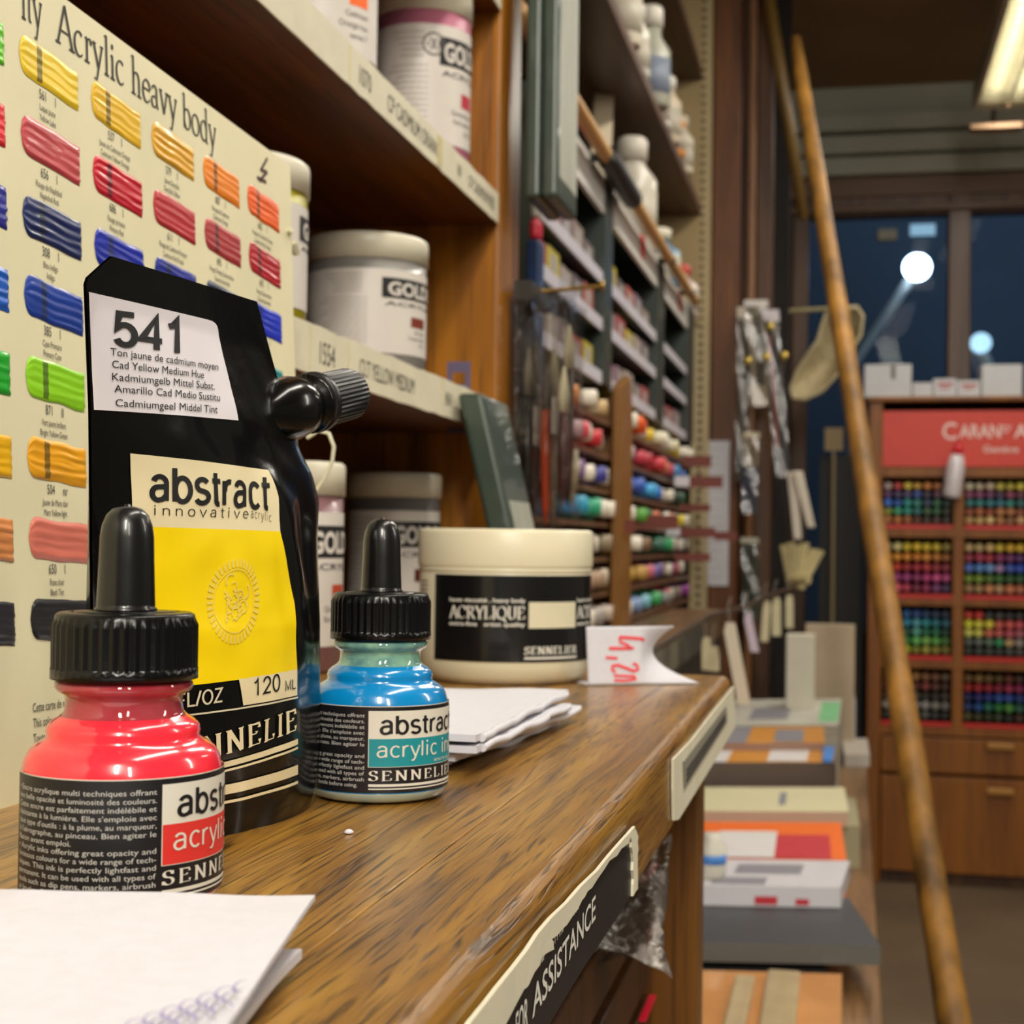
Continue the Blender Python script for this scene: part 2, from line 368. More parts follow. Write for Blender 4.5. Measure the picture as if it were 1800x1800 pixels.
# cornice: ceiling moulding of stepped grey green boards
cor = mat('grey_green_cornice_paint', 'a9aa98', .6, var=.05, vscale=6)
def zpx(y): return P(1600, y, y=BY).z
st = MB()
for (ya, yb, d) in ((152, 206, .03), (206, 236, .075), (240, 272, .05), (276, 308, .035)):
    st.box((-.2, BY - d, zpx(yb)), (2.6, BY, zpx(ya)))
st.build('trim_1', cor, kind='structure', bevel=.004)
st = MB().box((-.2, BY - .022, zpx(346)), (2.6, BY, zpx(310))).box((-.2, BY - .04, zpx(374)), (2.6, BY, zpx(364)))
st.build('trim_2', wood('lintel_wood', '4a2f1a', '61401f', '77522c', 0, 20, .5, .3, .1), kind='structure', bevel=.003)
# night street outside the window
MB().box((-3, 8.5, -1.5), (6, 8.6, 4.5)).build('street_facade', mat('night_blue_render', '4a5460', .8, var=.25, vscale=.8), label='dark blue house front across the street behind the window', cat='house front')
sl_ = area('facade_fill_light', (1.2, 6.2, 3.2), 1.5, 1.5, 45, (.7, .85, 1), (-.3, 1, -.6))  # unseen area light added to brighten the house front
def street_lamp(px, py, r, col, pw, label, pole):
    c = P(px, py, y=7.6)
    t = thing('street_lamp', label, 'street lamp', (c.x, 7.6, -.9))
    MB().lathe([(.001, -r*.6), (r*.7, -r*.5), (r, 0), (r*.7, r*.5), (.001, r*.6)], c, 20, axis=(0, 1, .3)).build('lamp_head', emit('lamp_glow_%s' % col, col, pw), t)
    a = P(*pole, y=7.7)
    MB().tube([c + V((0, .08, 0)), a, V((a.x, 7.7, -.9))], .028, 8).build('pole', mat('pale_galvanised_steel', 'b5b1a8', .5), t)
street_lamp(1612, 470, .066, 'e6f4ff', 22, 'bright white street lamp seen through the left window pane', (1500, 640))
street_lamp(1724, 603, .05, 'd4eaee', 2.2, 'dim bluish street lamp seen through the right window pane', (1760, 690))
fac = bpy.data.objects['street_facade']
for px, py, wd, hh, col, pw in ((1622, 404, .13, .03, 'cfe8ee', 1.0), (1560, 412, .1, .028, 'b08a58', .45)):
    c = P(px, py, y=8.49); MB().box((c.x - wd/2, 8.485, c.z - hh), (c.x + wd/2, 8.4999, c.z + hh)).build('lit_window', emit('sign_%s' % col, col, pw), fac)
# hanging louvre fluorescent fixture
a = P(1718, 192, y=4.25); b = P(1800, 180, y=4.25); x0, x1, lz = a.x, a.x + .155, a.z
t = thing('fluorescent_ceiling_lamp', 'long white fluorescent lamp with shiny louvre hanging from the ceiling', 'lamp', ((x0+x1)/2, 3.6, lz))
hm = MB(); hm.box((x0 - .012, 2.9, lz), (x0, 4.25, lz + .07)); hm.box((x1, 2.9, lz), (x1 + .012, 4.25, lz + .07)); hm.box((x0, 2.9, lz + .065), (x1, 4.25, lz + .075)); hm.box((x0 - .012, 4.25, lz + .002), (x1 + .012, 4.262, lz + .075))
hm.build('housing', mat('lamp_housing_white', 'c9c2ae', .4), t)
lv = MB()
for i in range(30): lv.box((x0, 2.93 + i * .044, lz + .003), (x1, 2.936 + i * .044, lz + .035))
lv.box(((x0+x1)/2 - .003, 2.9, lz + .003), ((x0+x1)/2 + .003, 4.25, lz + .035))
lv.build('louvre', mat('louvre_aluminium', 'dcdcd6', .2, .8), t)
for xx in (x0 + .045, x1 - .045): MB().tube([(xx, 2.95, lz + .05), (xx, 4.12, lz + .05)], .009, 10).build('tube', emit('fluorescent_tube', 'fff0c8', 9), t)
for yy in (3.1, 4.05): MB().tube([((x0+x1)/2, yy, lz + .07), ((x0+x1)/2, yy, 1.5)], .004, 6).build('hanger_rod', BLACKPLASTIC, t)
MB().box((x0 - .01, 4.33, lz - .03), (x1 - .03, 4.39, lz - .018)).build('end_plate', mat('lamp_end_beige', 'b08a66', .6), t)
MB().tube([((x0+x1)/2 - .03, 4.262, lz + .03), ((x0+x1)/2 - .03, 4.36, lz - .02)], .006, 6).build('end_bracket', BLACKPLASTIC, t)

# ================================================================== COUNTER
EX = -.0605; EY = .853
wt = thing('counter_worktop', 'varnished brown oak counter top in the foreground with worn rounded edge', 'counter', (-.3, .4, -.03))
MB().prism([(-.62, -.2, -.030), (EX - .030, -.2, -.030), (EX - .030, EY, -.030), (-.205, EY + .06, -.030), (-.205, 1.139, -.030), (-.62, 1.139, -.030)], (0, 0, .030)).build('top_board', OAK, wt, bevel=.0005)
lp = [(EX - .0298, -.0305)] + [(EX, -.0305)] + [(EX - .0055 + .0055*math.cos(a), -.0057 + .0055*math.sin(a)) for a in (0, .26, .52, .79, 1.05, 1.31, 1.57)] + [(EX - .0298, -.0002)]
MB().prism([(x, -.2, z) for x, z in lp], (0, EY + .2, 0)).build('edge_lipping', OAK, wt)
ff = lambda off: (lambda x, y: V((EX + off, x, y)))
def fl(px, py, off=0): p = P(px, py, x=EX + .0004); return V((EX + off, p.y, p.z))
# torn black notice on the front edge
nl = MB()
yz = lambda px, py: (lambda p: (p.y, p.z))(P(px, py, x=EX + .0006))
blk = [(1108, 1455), (1112, 1562), (1086, 1606), (1020, 1705), (962, 1800), (930, 1856), (800, 2080), (700, 1990), (830, 1800), (915, 1690)]
nl.prism([fl(*q, .0004) for q in blk][::-1], (.0005, 0, 0), 0)
cream = [(1108, 1452), (1096, 1482), (1062, 1512), (1030, 1560), (1012, 1582), (985, 1625), (958, 1650), (962, 1668), (940, 1682), (920, 1722), (908, 1738), (868, 1812), (800, 1930), (690, 2000), (760, 1880), (812, 1796), (890, 1700), (958, 1612), (1040, 1530)]
random.seed(4)
def rag(pts, k=3, amp=2.2):
    o = []
    for i, p in enumerate(pts):
        q = pts[(i+1) % len(pts)]
        for j in range(k):
            f = j / k; o.append((p[0] + (q[0]-p[0])*f + (random.uniform(-amp, amp) if j else 0), p[1] + (q[1]-p[1])*f + (random.uniform(-amp, amp) if j else 0)))
    return o
nl.prism([fl(*q, .0010) for q in rag(cream)][::-1], (.0009, 0, 0), 1)
rim = [(1108, 1455), (1114, 1470), (1113, 1500), (1113, 1562), (1105, 1575), (1106, 1545), (1104, 1500), (1100, 1470)]
nl.prism([fl(*q, .0010) for q in rag(rim, 3, 1)][::-1], (.0008, 0, 0), 1)
e0 = P(935, 1790, x=EX + .001); e1 = P(1046, 1614, x=EX + .001)
ang = math.atan2(e1.z - e0.z, e1.y - e0.y)
nf = plane_fn((EX + .0011, e0.y, e0.z), (0, math.cos(ang), math.sin(ang)), (0, -math.sin(ang), math.cos(ang)))
Lx = math.hypot(e1.z - e0.z, e1.y - e0.y)
text(nl, 'ASSISTANCE', 0, 0, .0062, nf, 2, w=Lx, bold=.012)
text(nl, 'FOR', -.0045, 0, .0062, nf, 2, sx=.72, al='R', bold=.012)
text(nl, 'THIS', .022, .0085, .0056, nf, 2, sx=.8, bold=.01)
text(nl, 'SE', .006, .0085, .0056, nf, 2, sx=.8, bold=.01)
text(nl, 'TH', .046, .0085, .0056, nf, 2, sx=.8, bold=.01)
nl.build('torn_black_notice', [mat('notice_black', '16161a', .45, bump=.1, bscale=500), CREAMLABEL, WHITEPRINT], wt, label='torn black notice with white lettering and cream torn backing')
l2 = MB()
far = [(1180, 1335), (1212, 1302), (1287, 1207), (1291, 1260), (1290, 1278), (1190, 1440), (1181, 1442)]
l2.prism([fl(*q, .0004) for q in rag(far, 2, 1.2)][::-1], (.0008, 0, 0), 0)
l2.prism([fl(*q, .0014) for q in [(1196, 1338), (1272, 1240), (1274, 1268), (1198, 1385)]][::-1], (.0004, 0, 0), 1)
for i in range(3):
    a = [(1200, 1352 + i*9), (1270, 1254 + i*5.5), (1270, 1257 + i*5.5), (1200, 1356 + i*9)]
    l2.prism([fl(*q, .0019) for q in a][::-1], (.0002, 0, 0), 2)
l2.build('worn_cream_label', [CREAMLABEL, mat('faded_grey_print', '8d8776', .6), INKBLACK], wt, label='worn cream paper label with grey print')
# crumpled clear film hanging under the notice
fm = MB()
def film(u, v):
    x = 1150 - 45*v + 50*(u-.5)*(1-.4*v); y = 1478 + 215*v
    p = P(x, y, x=EX - .022)
    return p + V((.012*math.sin(9*u + 5*v) * (.3 + v), .006*math.sin(13*v + 4*u), .004*math.sin(17*u)))
fm.grid(film, 14, 24); fm.build('plastic_film', clear('crumpled_film', 'f2eee8', .07, .4, .9, 160, fres=.3), label='crumpled clear plastic film hanging below the counter edge', cat='plastic film', solid=.0002)
# base cabinet with drawers
cb = thing('drawer_cabinet', 'dark wooden drawer cabinet under the oak counter top', 'cabinet', (-.35, .4, FZ))
MB().box((-.60, EY - .036, FZ), (-.0735, EY - .004, -.031)).build('end_panel', wood('shaded_stile_wood', '4e2e08', '6c430e', '7c5016', 2, 40, .45, .4, .1), cb, bevel=.002)  # shade under the counter is put into this darker wood colour
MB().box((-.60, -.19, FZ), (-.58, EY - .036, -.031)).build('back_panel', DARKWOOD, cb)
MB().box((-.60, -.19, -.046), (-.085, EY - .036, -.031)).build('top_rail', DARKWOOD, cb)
for i in range(8):
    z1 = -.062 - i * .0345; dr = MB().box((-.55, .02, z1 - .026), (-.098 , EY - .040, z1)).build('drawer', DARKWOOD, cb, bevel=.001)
    MB().box((-.0982, EY - .085, z1 - .0010), (-.0945, EY - .042, z1 + .0004)).build('drawer_tab', mat('red_plastic', 'e0203a', .35), dr, label='red plastic drawer tab')

# ================================================================== CUBBY SHELF
SX = -.26; SY = 1.14
su = thing('shelf_unit', 'brown wooden wall shelf unit full of paint jars with cream label strips', 'shelf', (-.45, .5, 0))
up = MB().box((-.62, SY, 0), (SX, SY + .075, 1.45)); up.build('upright', POSTWOOD, su, bevel=.002)
MB().box((-.64, -.2, 0), (-.62, SY + .075, 1.45)).build('back_panel', DARKWOOD, su)
strips = {0: [('1554', .735, .012), ('CLT YELLOW MEDIUM', .80, .010), ('INV', .985, .010), ('OXY 54', 1.03, .010)],
          1: [('1070', .792, .011), ('CP CADMIUM ORANGE', .845, .0105), ('W', 1.008, .010), ('CP CADMIUM RED', 1.04, .009)]}
for i, (z0, z1, dx) in enumerate(((.155, .1785, 0), (.3145, .336, 0), (.478, .50, 0))):
    sh = MB().box((-.62, -.2, z0), (SX - .001, SY, z1)).build('shelf', SHELFWOOD, su, bevel=.0008)
    lb = MB(); random.seed(20 + i)
    n = 90
    top = lambda y: z1 + .0006 + .0012 * noise.noise(V((y * 40, i * 7, 0)))
    bot = lambda y: z0 - .0006 + .0009 * noise.noise(V((y * 60, i * 7 + 3, 0)))
    ys = [-.1 + (SY - .004 + .1) * k / n for k in range(n + 1)]
    lb.prism([(SX - .0002, y, bot(y)) for y in ys] + [(SX - .0002, y, top(y)) for y in ys[::-1]], (.0007, 0, 0), 0)
    fn = lambda x, y: V((SX + .0007, x, y))
    for tx, y, h in strips.get(i, []): text(lb, tx, y, (z0+z1)/2 - h/2, h, fn, 1, sx=.8)
    for y in (.775, .955) if i == 1 else (.72, .78, .975, 1.02): lb.box((SX + .0004, y, z0 + .001), (SX + .0008, y + (.012 if i == 1 and y > .9 else .0007), z1 - .001), 2)
    lb.build('label_strip', [CREAMLABEL, mat('faded_black_print', '3a3630', .7), mat('yellowed_tape', 'c9bb86', .5)], sh, label='cream paper label strip')

# ================================================================== GOLDEN JARS
def jar(px, X, z, r, h, content, lidh, phi0, swatch, lines, label, y=None, emblem=False, ydark=None):
    p = P(px, 500, y=y) if y else P(px, 500, x=X)
    c = V((p.x, p.y, z)); f = CAM - c; f.z = 0; f.normalize(); rt = (-f).cross(V((0, 0, 1)))
    t = thing('paint_jar', label, 'paint jar', c, 0, 'plastic jars of acrylic paint')
    MB().lathe([(.001, 0), (r*.9, 0), (r*.97, .003), (r*.97, h - lidh + .004), (r*.9, h - lidh + .004)], c, 48).build('body', mat('jar_paint_%s' % content, content, .35, coat=.3), t)
    MB().lathe([(r*.93, h - lidh), (r, h - lidh), (r, h - .003), (r*.985, h - .001), (r*.95, h), (.001, h)], c, 48).build('lid', WHITEPLASTIC, t, label='white screw lid')
    rl = r * .975
    def fn(u, v, o=0): a = math.radians(phi0) + u / rl; return c + (f * math.cos(a) + rt * math.sin(a)) * (rl + o) + V((0, 0, v))
    zb, zt = h * .13, h - lidh - h * .08; H = zt - zb
    L = MB(); L.grid(lambda u, v: fn((-2.4 + 3.9*u) * rl, zb + H*v, .0002), 60, 1, 0)
    o1 = lambda x, y: fn(x, y, .0004); o2 = lambda x, y: fn(x, y, .0006)
    rect(L, 0, zt - H*.34, r*1.5, zt - H*.10, o1, 1, 16); text(L, 'GOLDEN', r*.10, zt - H*.30, H*.16, o2, 0, w=r*1.36, bold=.035)
    text(L, 'ACRYLICS', r*.05, zt - H*.43, H*.05, o1, 1, w=r*1.4, bold=.01)
    rect(L, r*.55, zt - H*.66, r*.95, zt - H*.54, o1, 2, 6)
    for k, s in enumerate(lines): text(L, s, r*.95, zt - H*(.74 + .075*k), H*.045, o1, 3, al='R', sx=.85)
    for k in range(12): text(L, 'permanent artist acrylic colour for', -r*.22, zt - H*(.36 + .048*k), H*.02, o1, 3, al='R', w=r*(.75 + .12*math.sin(k*2.1)))
    for k in range(5): text(L, 'conforms to standard', -r*.32, zt - H*(.08 + .05*k), H*.022, o1, 3, al='R', w=r*(.55 + .1*math.cos(k)))
    if emblem:
        ex, ey, er = -r*.12, zt - H*.17, H*.10
        q = arc(ex, ey, er, er, 0, 360, 24); q2 = arc(ex, ey, er*.82, er*.82, 0, 360, 24)
        L.flat((q + q2, [(i, i+1, 25+i+1, 25+i) for i in range(24)]), o1, 3)
        for a in (20, 65, 120, 170): L.flat(([(ex + er*.6*math.cos(math.radians(a+s)), ey + er*.6*math.sin(math.radians(a+s))) for s in (-8, 8, 172, 188)], [(0, 1, 2, 3)]), o1, 3)
    L.build('label', [mat('jar_label_white', 'd6cfc6', .45), INKBLACK, mat('swatch_%s' % swatch, swatch, .5), mat('label_grey_text', '5d5854', .6)], t)
T1 = .336; T0 = .1785
jar(737, -.30, T1, .0362, .135, 'b56a80', .022, 20, 'b8283c', ('Quinacridone', 'Red medium', 'acrylic'), 'tall pink tinted paint jar on the upper shelf beside the post', y=1.075, emblem=True)
jar(552, -.31, T1, .036, .135, 'd98a60', .022, -2, 'ff6a1e', ('Cadmium', 'Orange hue', 'series 7'), 'paint jar with orange label swatch, left one on the upper shelf')
jar(645, -.307, T0, .0400, .0885, '8a8782', .0165, 14, '7a2a14', ('Red Oxide', 'Transparent Red', '8 fl oz'), 'wide grey paint jar with brown swatch on the middle shelf')
jar(408, -.313, T0, .0395, .0885, 'a39a10', .0165, 60, 'd8cc20', ('Hansa', 'Yellow', '8 fl oz'), 'olive yellow paint jar half hidden behind the colour chart edge')
jar(497, -.302, 0, .036, .1135, '7c5458', .018, 22, 'c0482a', ('Quinacridone', 'Burnt Orange', '8 fl oz'), 'paint jar with rust swatch on the counter behind the black pouch')
jar(699, -.326, 0, .0348, .121, '6d6a68', .018, -6, '5a2018', ('Burnt', 'Umber', '8 fl oz'), 'dark grey paint jar on the counter behind the white jar')

# ================================================================== COLOUR CHART BOARD
CB = V((-.216, .37, 0)); CT = V((-.043, 0, 1)).normalized(); CN = V((0, 1, 0)).cross(CT).normalized()
def chart(s, t, off=0): return CB + V((0, s - .37, -.02 * (s - .37))) + CT * t + CN * off
def cinv(px, py):
    d = ray(px, py); p = CAM + d * (CN.dot(CB - CAM) / CN.dot(d)); t = (p - CB).dot(CT); return p.y, t + .02 * (p.y - .37)
ct = thing('colour_chart_board', 'cream paint colour chart board with rows of brushed swatches, standing on counter', 'colour chart', (-.218, .45, 0))
c_tr = cinv(511, 297); c_br = cinv(530, 900)
R0 = c_tr[0]
bd = MB(); hT = cinv(118, 0)[1]
random.seed(5)
edge = [(R0 - .0012*abs(noise.noise(V((k*.9, 3, 1)))) , hT * (1 - k/20)) for k in range(21)]
bd.prism([chart(-.02, 0), *[chart(s, t) for s, t in edge[::-1]], chart(-.02, hT)], -CN * .007, 0)
cf = lambda x, y: chart(x, y, .0002)
y0 = cinv(97, 70); y1 = cinv(380, 240)
TXT = 1
hh = y0[1] + .001
text(bd, 'Acrylic heavy body', y0[0], hh - .001, .0120, cf, 1, w=y1[0] - y0[0], ser=True, thick=.12)
text(bd, 'ity', y0[0] - .0075, hh - .001, .0120, cf, 1, al='R', ser=True, thick=.12, sx=.72)
names = [
 [('561','I','Laque jaune','Yellow Lake'),('656','I','Rouge de Naphthol','Naphthol Red'),('308','I','Bleu Indigo','Indigo'),('385','I','Cyan Primaire','Primary Cyan'),('871','II','Vert jaune brillant','Bright Yellow Green'),('504','nr','Jaune de Mars clair','Mars Yellow light'),('650','I','Rose chair','Blush Tint'),('755','I','Noir','Black')],
 [('537','I','Jaune de Cadmium Orange','Cadmium Yellow Orange'),('686','I','Rouge primaire','Primary Red'),('314','I','Bleu outremer','Ultramarine'),('320','I','Bleu','Blue'),('837','I','Vert','Green'),('214','I','Terre','Earth'),('205','I','Ocre','Ochre'),('761','I','Noir','Black')],
 [('579','I','Jaune Diarylide','Diarylide Yellow'),('611','I','Rouge de Cadmium Pourpre','Cadmium Red Purple'),('303','I','Bleu de cobalt','Cobalt Blue'),('326','I','Bleu','Blue'),('896','I','Vert','Green'),('211','I','Terre','Earth'),('513','I','Gris','Grey'),('763','I','Noir','Black')],
 [('687','I','Orange de Cadmium','Cadmium Orange'),('695','I','Rouge Orange Quinacridone','Quinacridone Red'),('318','I','Bleu de Prusse','Prussian Blue'),('341','I','Bleu','Blue'),('847','I','Vert','Green'),('202','I','Terre','Earth'),('703','I','Gris','Grey'),('116','I','Blanc','White')],
 [('605','I','Rouge de Cadmium Orange','Cadmium Red Orange'),('695','I','Rouge Quinacridone','Quinacridone Red'),('394','I','Bleu outremer','Ultramarine Blue'),('341','I','Turquoise','Turquoise'),('847','I','Vert','Green'),('202','I','Terre','Earth'),('703','I','Gris','Grey'),('116','I','Blanc','White')]]
cols = [
 ['6fd62a','e0202c','2c2f9a','1f62c8','1fae2e','f2b80c','e09050','26262c'],
 ['f0cc28','c4484e','1b2a62','143c9c','8fd41a','f0a818','e07a68','1c1c20'],
 ['ecbc1e','cc1830','1428a8','1c3aa0','1f8a4a','8a5a2a','b08a4a','2a2a2a'],
 ['e8ac2a','c03038','1c2a90','1a3a90','1f7a5a','6a4a2a','8a8a8a','2a2a2a'],
 ['ff8a14','b43a3e','1e2a4e','2848a0','2a8a6a','7a4a2a','9a9a9a','d8d8d0'],
 ['ff6414','b8202e','1c36c8','1a8a8c','2a7a6a','7a4a2a','9a9a9a','d8d8d0']]
LBL = mat('chart_grey_print', '3a3835', .7)
def x_of(c, t): return .3844 + (c - 1) * .0417
for c in range(6):
    for r in range(8):
        s0 = x_of(c, 0); tc_ = .2062 - r * .0225
        if c >= 2 and r >= 5: continue
        wdt = .0335; hgt = .0115; mb = MB(); seed = c * 10 + r
        amp = .00012 if (c + r) % 3 else .00022
        def sw(u, v, s0=s0, tc_=tc_, seed=seed, amp=amp):
            # rounded left end, slightly ragged right end, sagging towards the right
            k = min(1, (u / .13)) ; half = hgt / 2 * math.sqrt(max(0, 1 - (1 - k) ** 2)) * (1 + .05 * noise.noise(V((u*4, seed, v > .5))))
            a = v * 2 - 1
            x = s0 + wdt * (u + (.025 * noise.noise(V((v * 9, seed, 5))) if u > .9 else 0))
            y = tc_ + half * a - .0012 * (u - .5) + .0005 * noise.noise(V((u*3, seed, 9)))
            e = min(1, 6 * (1 - abs(a))) * min(1, u * 14) * min(1, (1 - u) * 30 + .15)
            h = .0004 + amp * (math.sin(v * 27 + 1.4 * noise.noise(V((u*3, v*4, seed))) + seed) * .6 + 1.2 * noise.noise(V((u * 2.5, v * 14, seed + 2))))
            return chart(x, y, max(.0001, h * e + .00015))
        tick = (lambda u, v: 1 if .27 < u < .36 and abs(v - .5) < .47 else 0) if (c, r) not in ((1,1),(3,0),(3,1),(1,6)) else None
        mb.grid(sw, 34, 22, 0, True, mf=tick)
        cc = cols[c][r]; dk = '%02x%02x%02x' % tuple(int(int(cc[i:i+2], 16) * .52 + 14) for i in (0, 2, 4))
        mb.build('paint_swatch', [mat('swatch_paint_%s' % cc, cc, .38, coat=.25, var=.14, vscale=120, stretch=(1, .25, 1.6)), mat('swatch_tick_%s' % cc, dk, .4)], ct)
        if c > 0 and not (c >= 2 and r > 3):
            n_ = names[c-1][r]; x = s0 + wdt * .36; yb = tc_ - hgt/2 - .0032
            text(bd, n_[0], x - .0015, yb - .0004, .0029, cf, 1, sx=.74); text(bd, n_[1], x + .0075, yb - .0004, .0029, cf, 1, sx=.8)
            text(bd, n_[2], x + .003, yb - .0036, .0019, cf, 1, al='C', sx=.72); text(bd, n_[3], x + .003, yb - .0065, .0019, cf, 1, al='C', sx=.72)
for k, s in enumerate(('Cette carte de nuances est peinte', 'This colour chart is hand painted', 'Toutes les couleurs', 'All colours are')):
    q = cinv(57, 1252); text(bd, s, q[0], q[1] - k * .0042, .0026, cf, 1, sx=.75)
q = cinv(462, 290)
for a, b, w_ in (((470, 278), (458, 300), 7), ((458, 298), (470, 303), 6), ((470, 302), (456, 318), 6), ((452, 312), (468, 320), 6)):
    A, B = cinv(*a), cinv(*b); d = V((B[0]-A[0], B[1]-A[1])); nn = V((-d.y, d.x)).normalized() * .0007
    bd.flat(([(A[0]+nn.x, A[1]+nn.y), (A[0]-nn.x, A[1]-nn.y), (B[0]-nn.x, B[1]-nn.y), (B[0]+nn.x, B[1]+nn.y)], [(0, 1, 2, 3)]), cf, 2)
bd.build('board', [mat('cream_chart_card', 'e8e0ba', .55, var=.04, vscale=25, bump=.06, bscale=150), LBL, mat('dried_red_paint', '4a1410', .4)], ct)
st = MB(); pts = [(505, 405), (516, 420), (528, 425), (532, 440)]
st.tube([chart(*cinv(a, b), .002 if a < 514 else -.004) for a, b in pts], .0011, 8); st.tube([chart(*cinv(528, 425), -.003), chart(*cinv(534, 445), -.003)], .0018, 8)
st.build('knotted_cord', mat('pale_plastic_cord', 'c9c3a8', .4), ct, label='pale knotted cord')
st = MB(); ln = []
for a, b in ((540, 770), (560, 757), (578, 762), (587, 785), (584, 812), (572, 838), (556, 862)): ln.append(P(a, b, y=.60))
st.tube(ln, .0008, 8); st.build('cord_loop', mat('pale_plastic_cord', 'c9c3a8', .4), ct, label='pale hanging cord loop')
# ================================================================== INK BOTTLES
def frame(c):
    f = CAM - c; f.z = 0; f.normalize(); return f, (-f).cross(V((0, 0, 1)))
FR = ['• Encre acrylique multi techniques offrant', 'une belle opacité et luminosité des couleurs.', 'Cette encre est parfaitement indélébile et', "résistante à la lumière. Elle s'emploie avec", "tout type d'outils : à la plume, au marqueur,", "à l'aérographe, au pinceau. Bien agiter le", 'flacon avant emploi.', '• Acrylic inks offering great opacity and', 'luminous colours for a wide range of tech-', 'niques. This ink is perfectly lightfast and', 'permanent. It can be used with all types of', 'tools such as dip pens, markers, airbrush', 'or brushes. Shake the bottle before using.']
def ink_bottle(px, py, ink, neck, patch, box_deg, label, plab):
    c = P(px, py, z=0); f, rt = frame(c); r = .0194
    t = thing('ink_bottle', label, 'ink bottle', c, 0, 'dropper bottles of acrylic ink')
    prof = [(.001, .0004), (.0165, .0004), (.0184, .0012), (.0193, .0032), (r, .0045), (r, .0255), (.0192, .0272), (.0187, .0288), (.0178, .0302), (.0163, .0312), (.0150, .0319), (.0147, .0326), (.0149, .0334), (.0146, .0343), (.0136, .0352), (.0122, .0360), (.0115, .0368), (.0113, .0382), (.0114, .0394), (.0119, .0399), (.0129, .0404), (.0134, .0412), (.0133, .0421), (.0126, .0427), (.0108, .0431)]
    prof = [(a_, z_ + .0014 * min(1, max(0, (z_ - .026) / .0144))) for a_, z_ in prof]
    inkm = mat('acrylic_ink_%s' % ink, ink, .22, coat=1, sss=.05, var=.02)
    m0, nt, b = newmat('stained_bottle_glass_%s' % neck); b.inputs['Roughness'].default_value = .03
    b.inputs['Base Color'].default_value = lin(neck); b.inputs['Transmission Weight'].default_value = .35; b.inputs['Coat Weight'].default_value = .8; b.inputs['IOR'].default_value = 1.4
    nz = N(nt, 'ShaderNodeTexNoise', Scale=220.0, Detail=3.0); rp = N(nt, 'ShaderNodeValToRGB'); tcx = N(nt, 'ShaderNodeTexCoord')
    nt.links.new(tcx.outputs['Object'], nz.inputs['Vector']); nt.links.new(nz.outputs['Fac'], rp.inputs[0]); nt.links.new(rp.outputs[0], b.inputs['Base Color'])
    nc = lin(neck); ic = lin(ink)
    rp.color_ramp.elements[0].position = .35; rp.color_ramp.elements[1].position = .65
    rp.color_ramp.elements[0].color = (*[.45*nc[k] + .3*ic[k] for k in range(3)], 1); rp.color_ramp.elements[1].color = nc
    m1 = mat('bottle_base_glass', 'a9b5a4', .04, coat=1)
    MB().lathe(prof, c, 72, mf=lambda z: 2 if z < .0028 else 0 if z < .0372 else 1).build('glass_body', [inkm, m0, m1], t)
    cp = MB()
    def rib(j, i, tt): return .00045 if (3 <= j <= 6) and (i % 4 < 2) else 0
    cp.lathe([(.0120, .0428), (.01425, .0428), (.01425, .0447), (.01375, .0449), (.0137, .0452), (.0137, .0530), (.0137, .0533), (.0136, .0545), (.0134, .0553), (.0128, .0557), (.0104, .0558), (.0103, .0555), (.0100, .0555), (.0099, .0559), (.0060, .0560), (.001, .0560)], c + V((0, 0, .0014)), 176, rib=rib)
    cap = cp.build('dropper_cap', BLACKPLASTIC, t)
    MB().lathe([(.0061, 0.05590), (.0061, 0.05646), (.0057, 0.05674), (.0057, 0.05730), (.0056, 0.05973), (.0054, 0.06534), (.00525, 0.07049), (.0049, 0.07282), (.0041, 0.07488), (.0029, 0.07610), (.0014, 0.07656), (.0006, 0.07661), (.0006, 0.07694), (.0002, .0770)], c + V((0, 0, .0014)), 40).build('rubber_bulb', mat('black_rubber', '0d0d0e', .3, coat=.3), cap)
    zb, zt = .0036, .0268; H = zt - zb; ph = math.radians(box_deg)
    def fn(u, v, o=.0002): a = ph + u / r; return c + (f * math.cos(a) + rt * math.sin(a)) * (r + o) + V((0, 0, zb + v * H))
    g1 = lambda u, v: fn(u, v, .00035); g2 = lambda u, v: fn(u, v, .0005)
    L = MB(); L.grid(lambda u, v: fn(-.034 + .072*u, v, .0002), 90, 1, 0)
    L.grid(lambda u, v: fn(-.034 + .072*u, 1 + .009*v, .0002), 90, 1, 1)
    rect(L, 0, .63, .036, .955, g1, 1, 40); rect(L, 0, .305, .036, .63, g1, 2, 40)
    rect(L, -.00015, .30, .036, .305, g1, 1, 40); rect(L, -.00018, .30, 0, .955, g1, 1)
    text(L, 'abstract', .0028, .69, .21, g2, 0, w=.0275, ser='sans', thick=.14)
    text(L, 'acrylic ink', .0021, .42, .175, g2, 1, w=.0292, ser='sans', thick=.10)
    text(L, 'encre acrylique', .0195, .335, .05, g2, 1, w=.0150)
    text(L, 'SENNELIER', 0, .145, .115, g1, 1, w=.0325, ser=True, space=.22, thick=.17)
    rect(L, 0, .075, .036, .105, g1, 1, 40); rect(L, 0, .040, .036, .055, g1, 1, 40)
    for k, s in enumerate(FR):
        full = k not in (6,)
        if full: text(L, s, -.0318, .880 - k*.0675, .046, g1, 3, w=.0306 if k < 12 else .0288)
        else: text(L, s, -.0318, .880 - k*.0675, .046, g1, 3, w=.0150)
    L.build('label', [mat('label_black', '17161a', .4), mat('label_white', 'd8d4c6', .5), mat('patch_%s' % patch, patch, .5), mat('label_grey_white', 'c6c4be', .5)], t, label=plab)
    return c
RED_C = ink_bottle(212, 1586, 'fa2e40', 'c4505a', 'd8322c', 22, 'glass dropper bottle of red acrylic ink in the left foreground', 'black wraparound label with red and white panel')
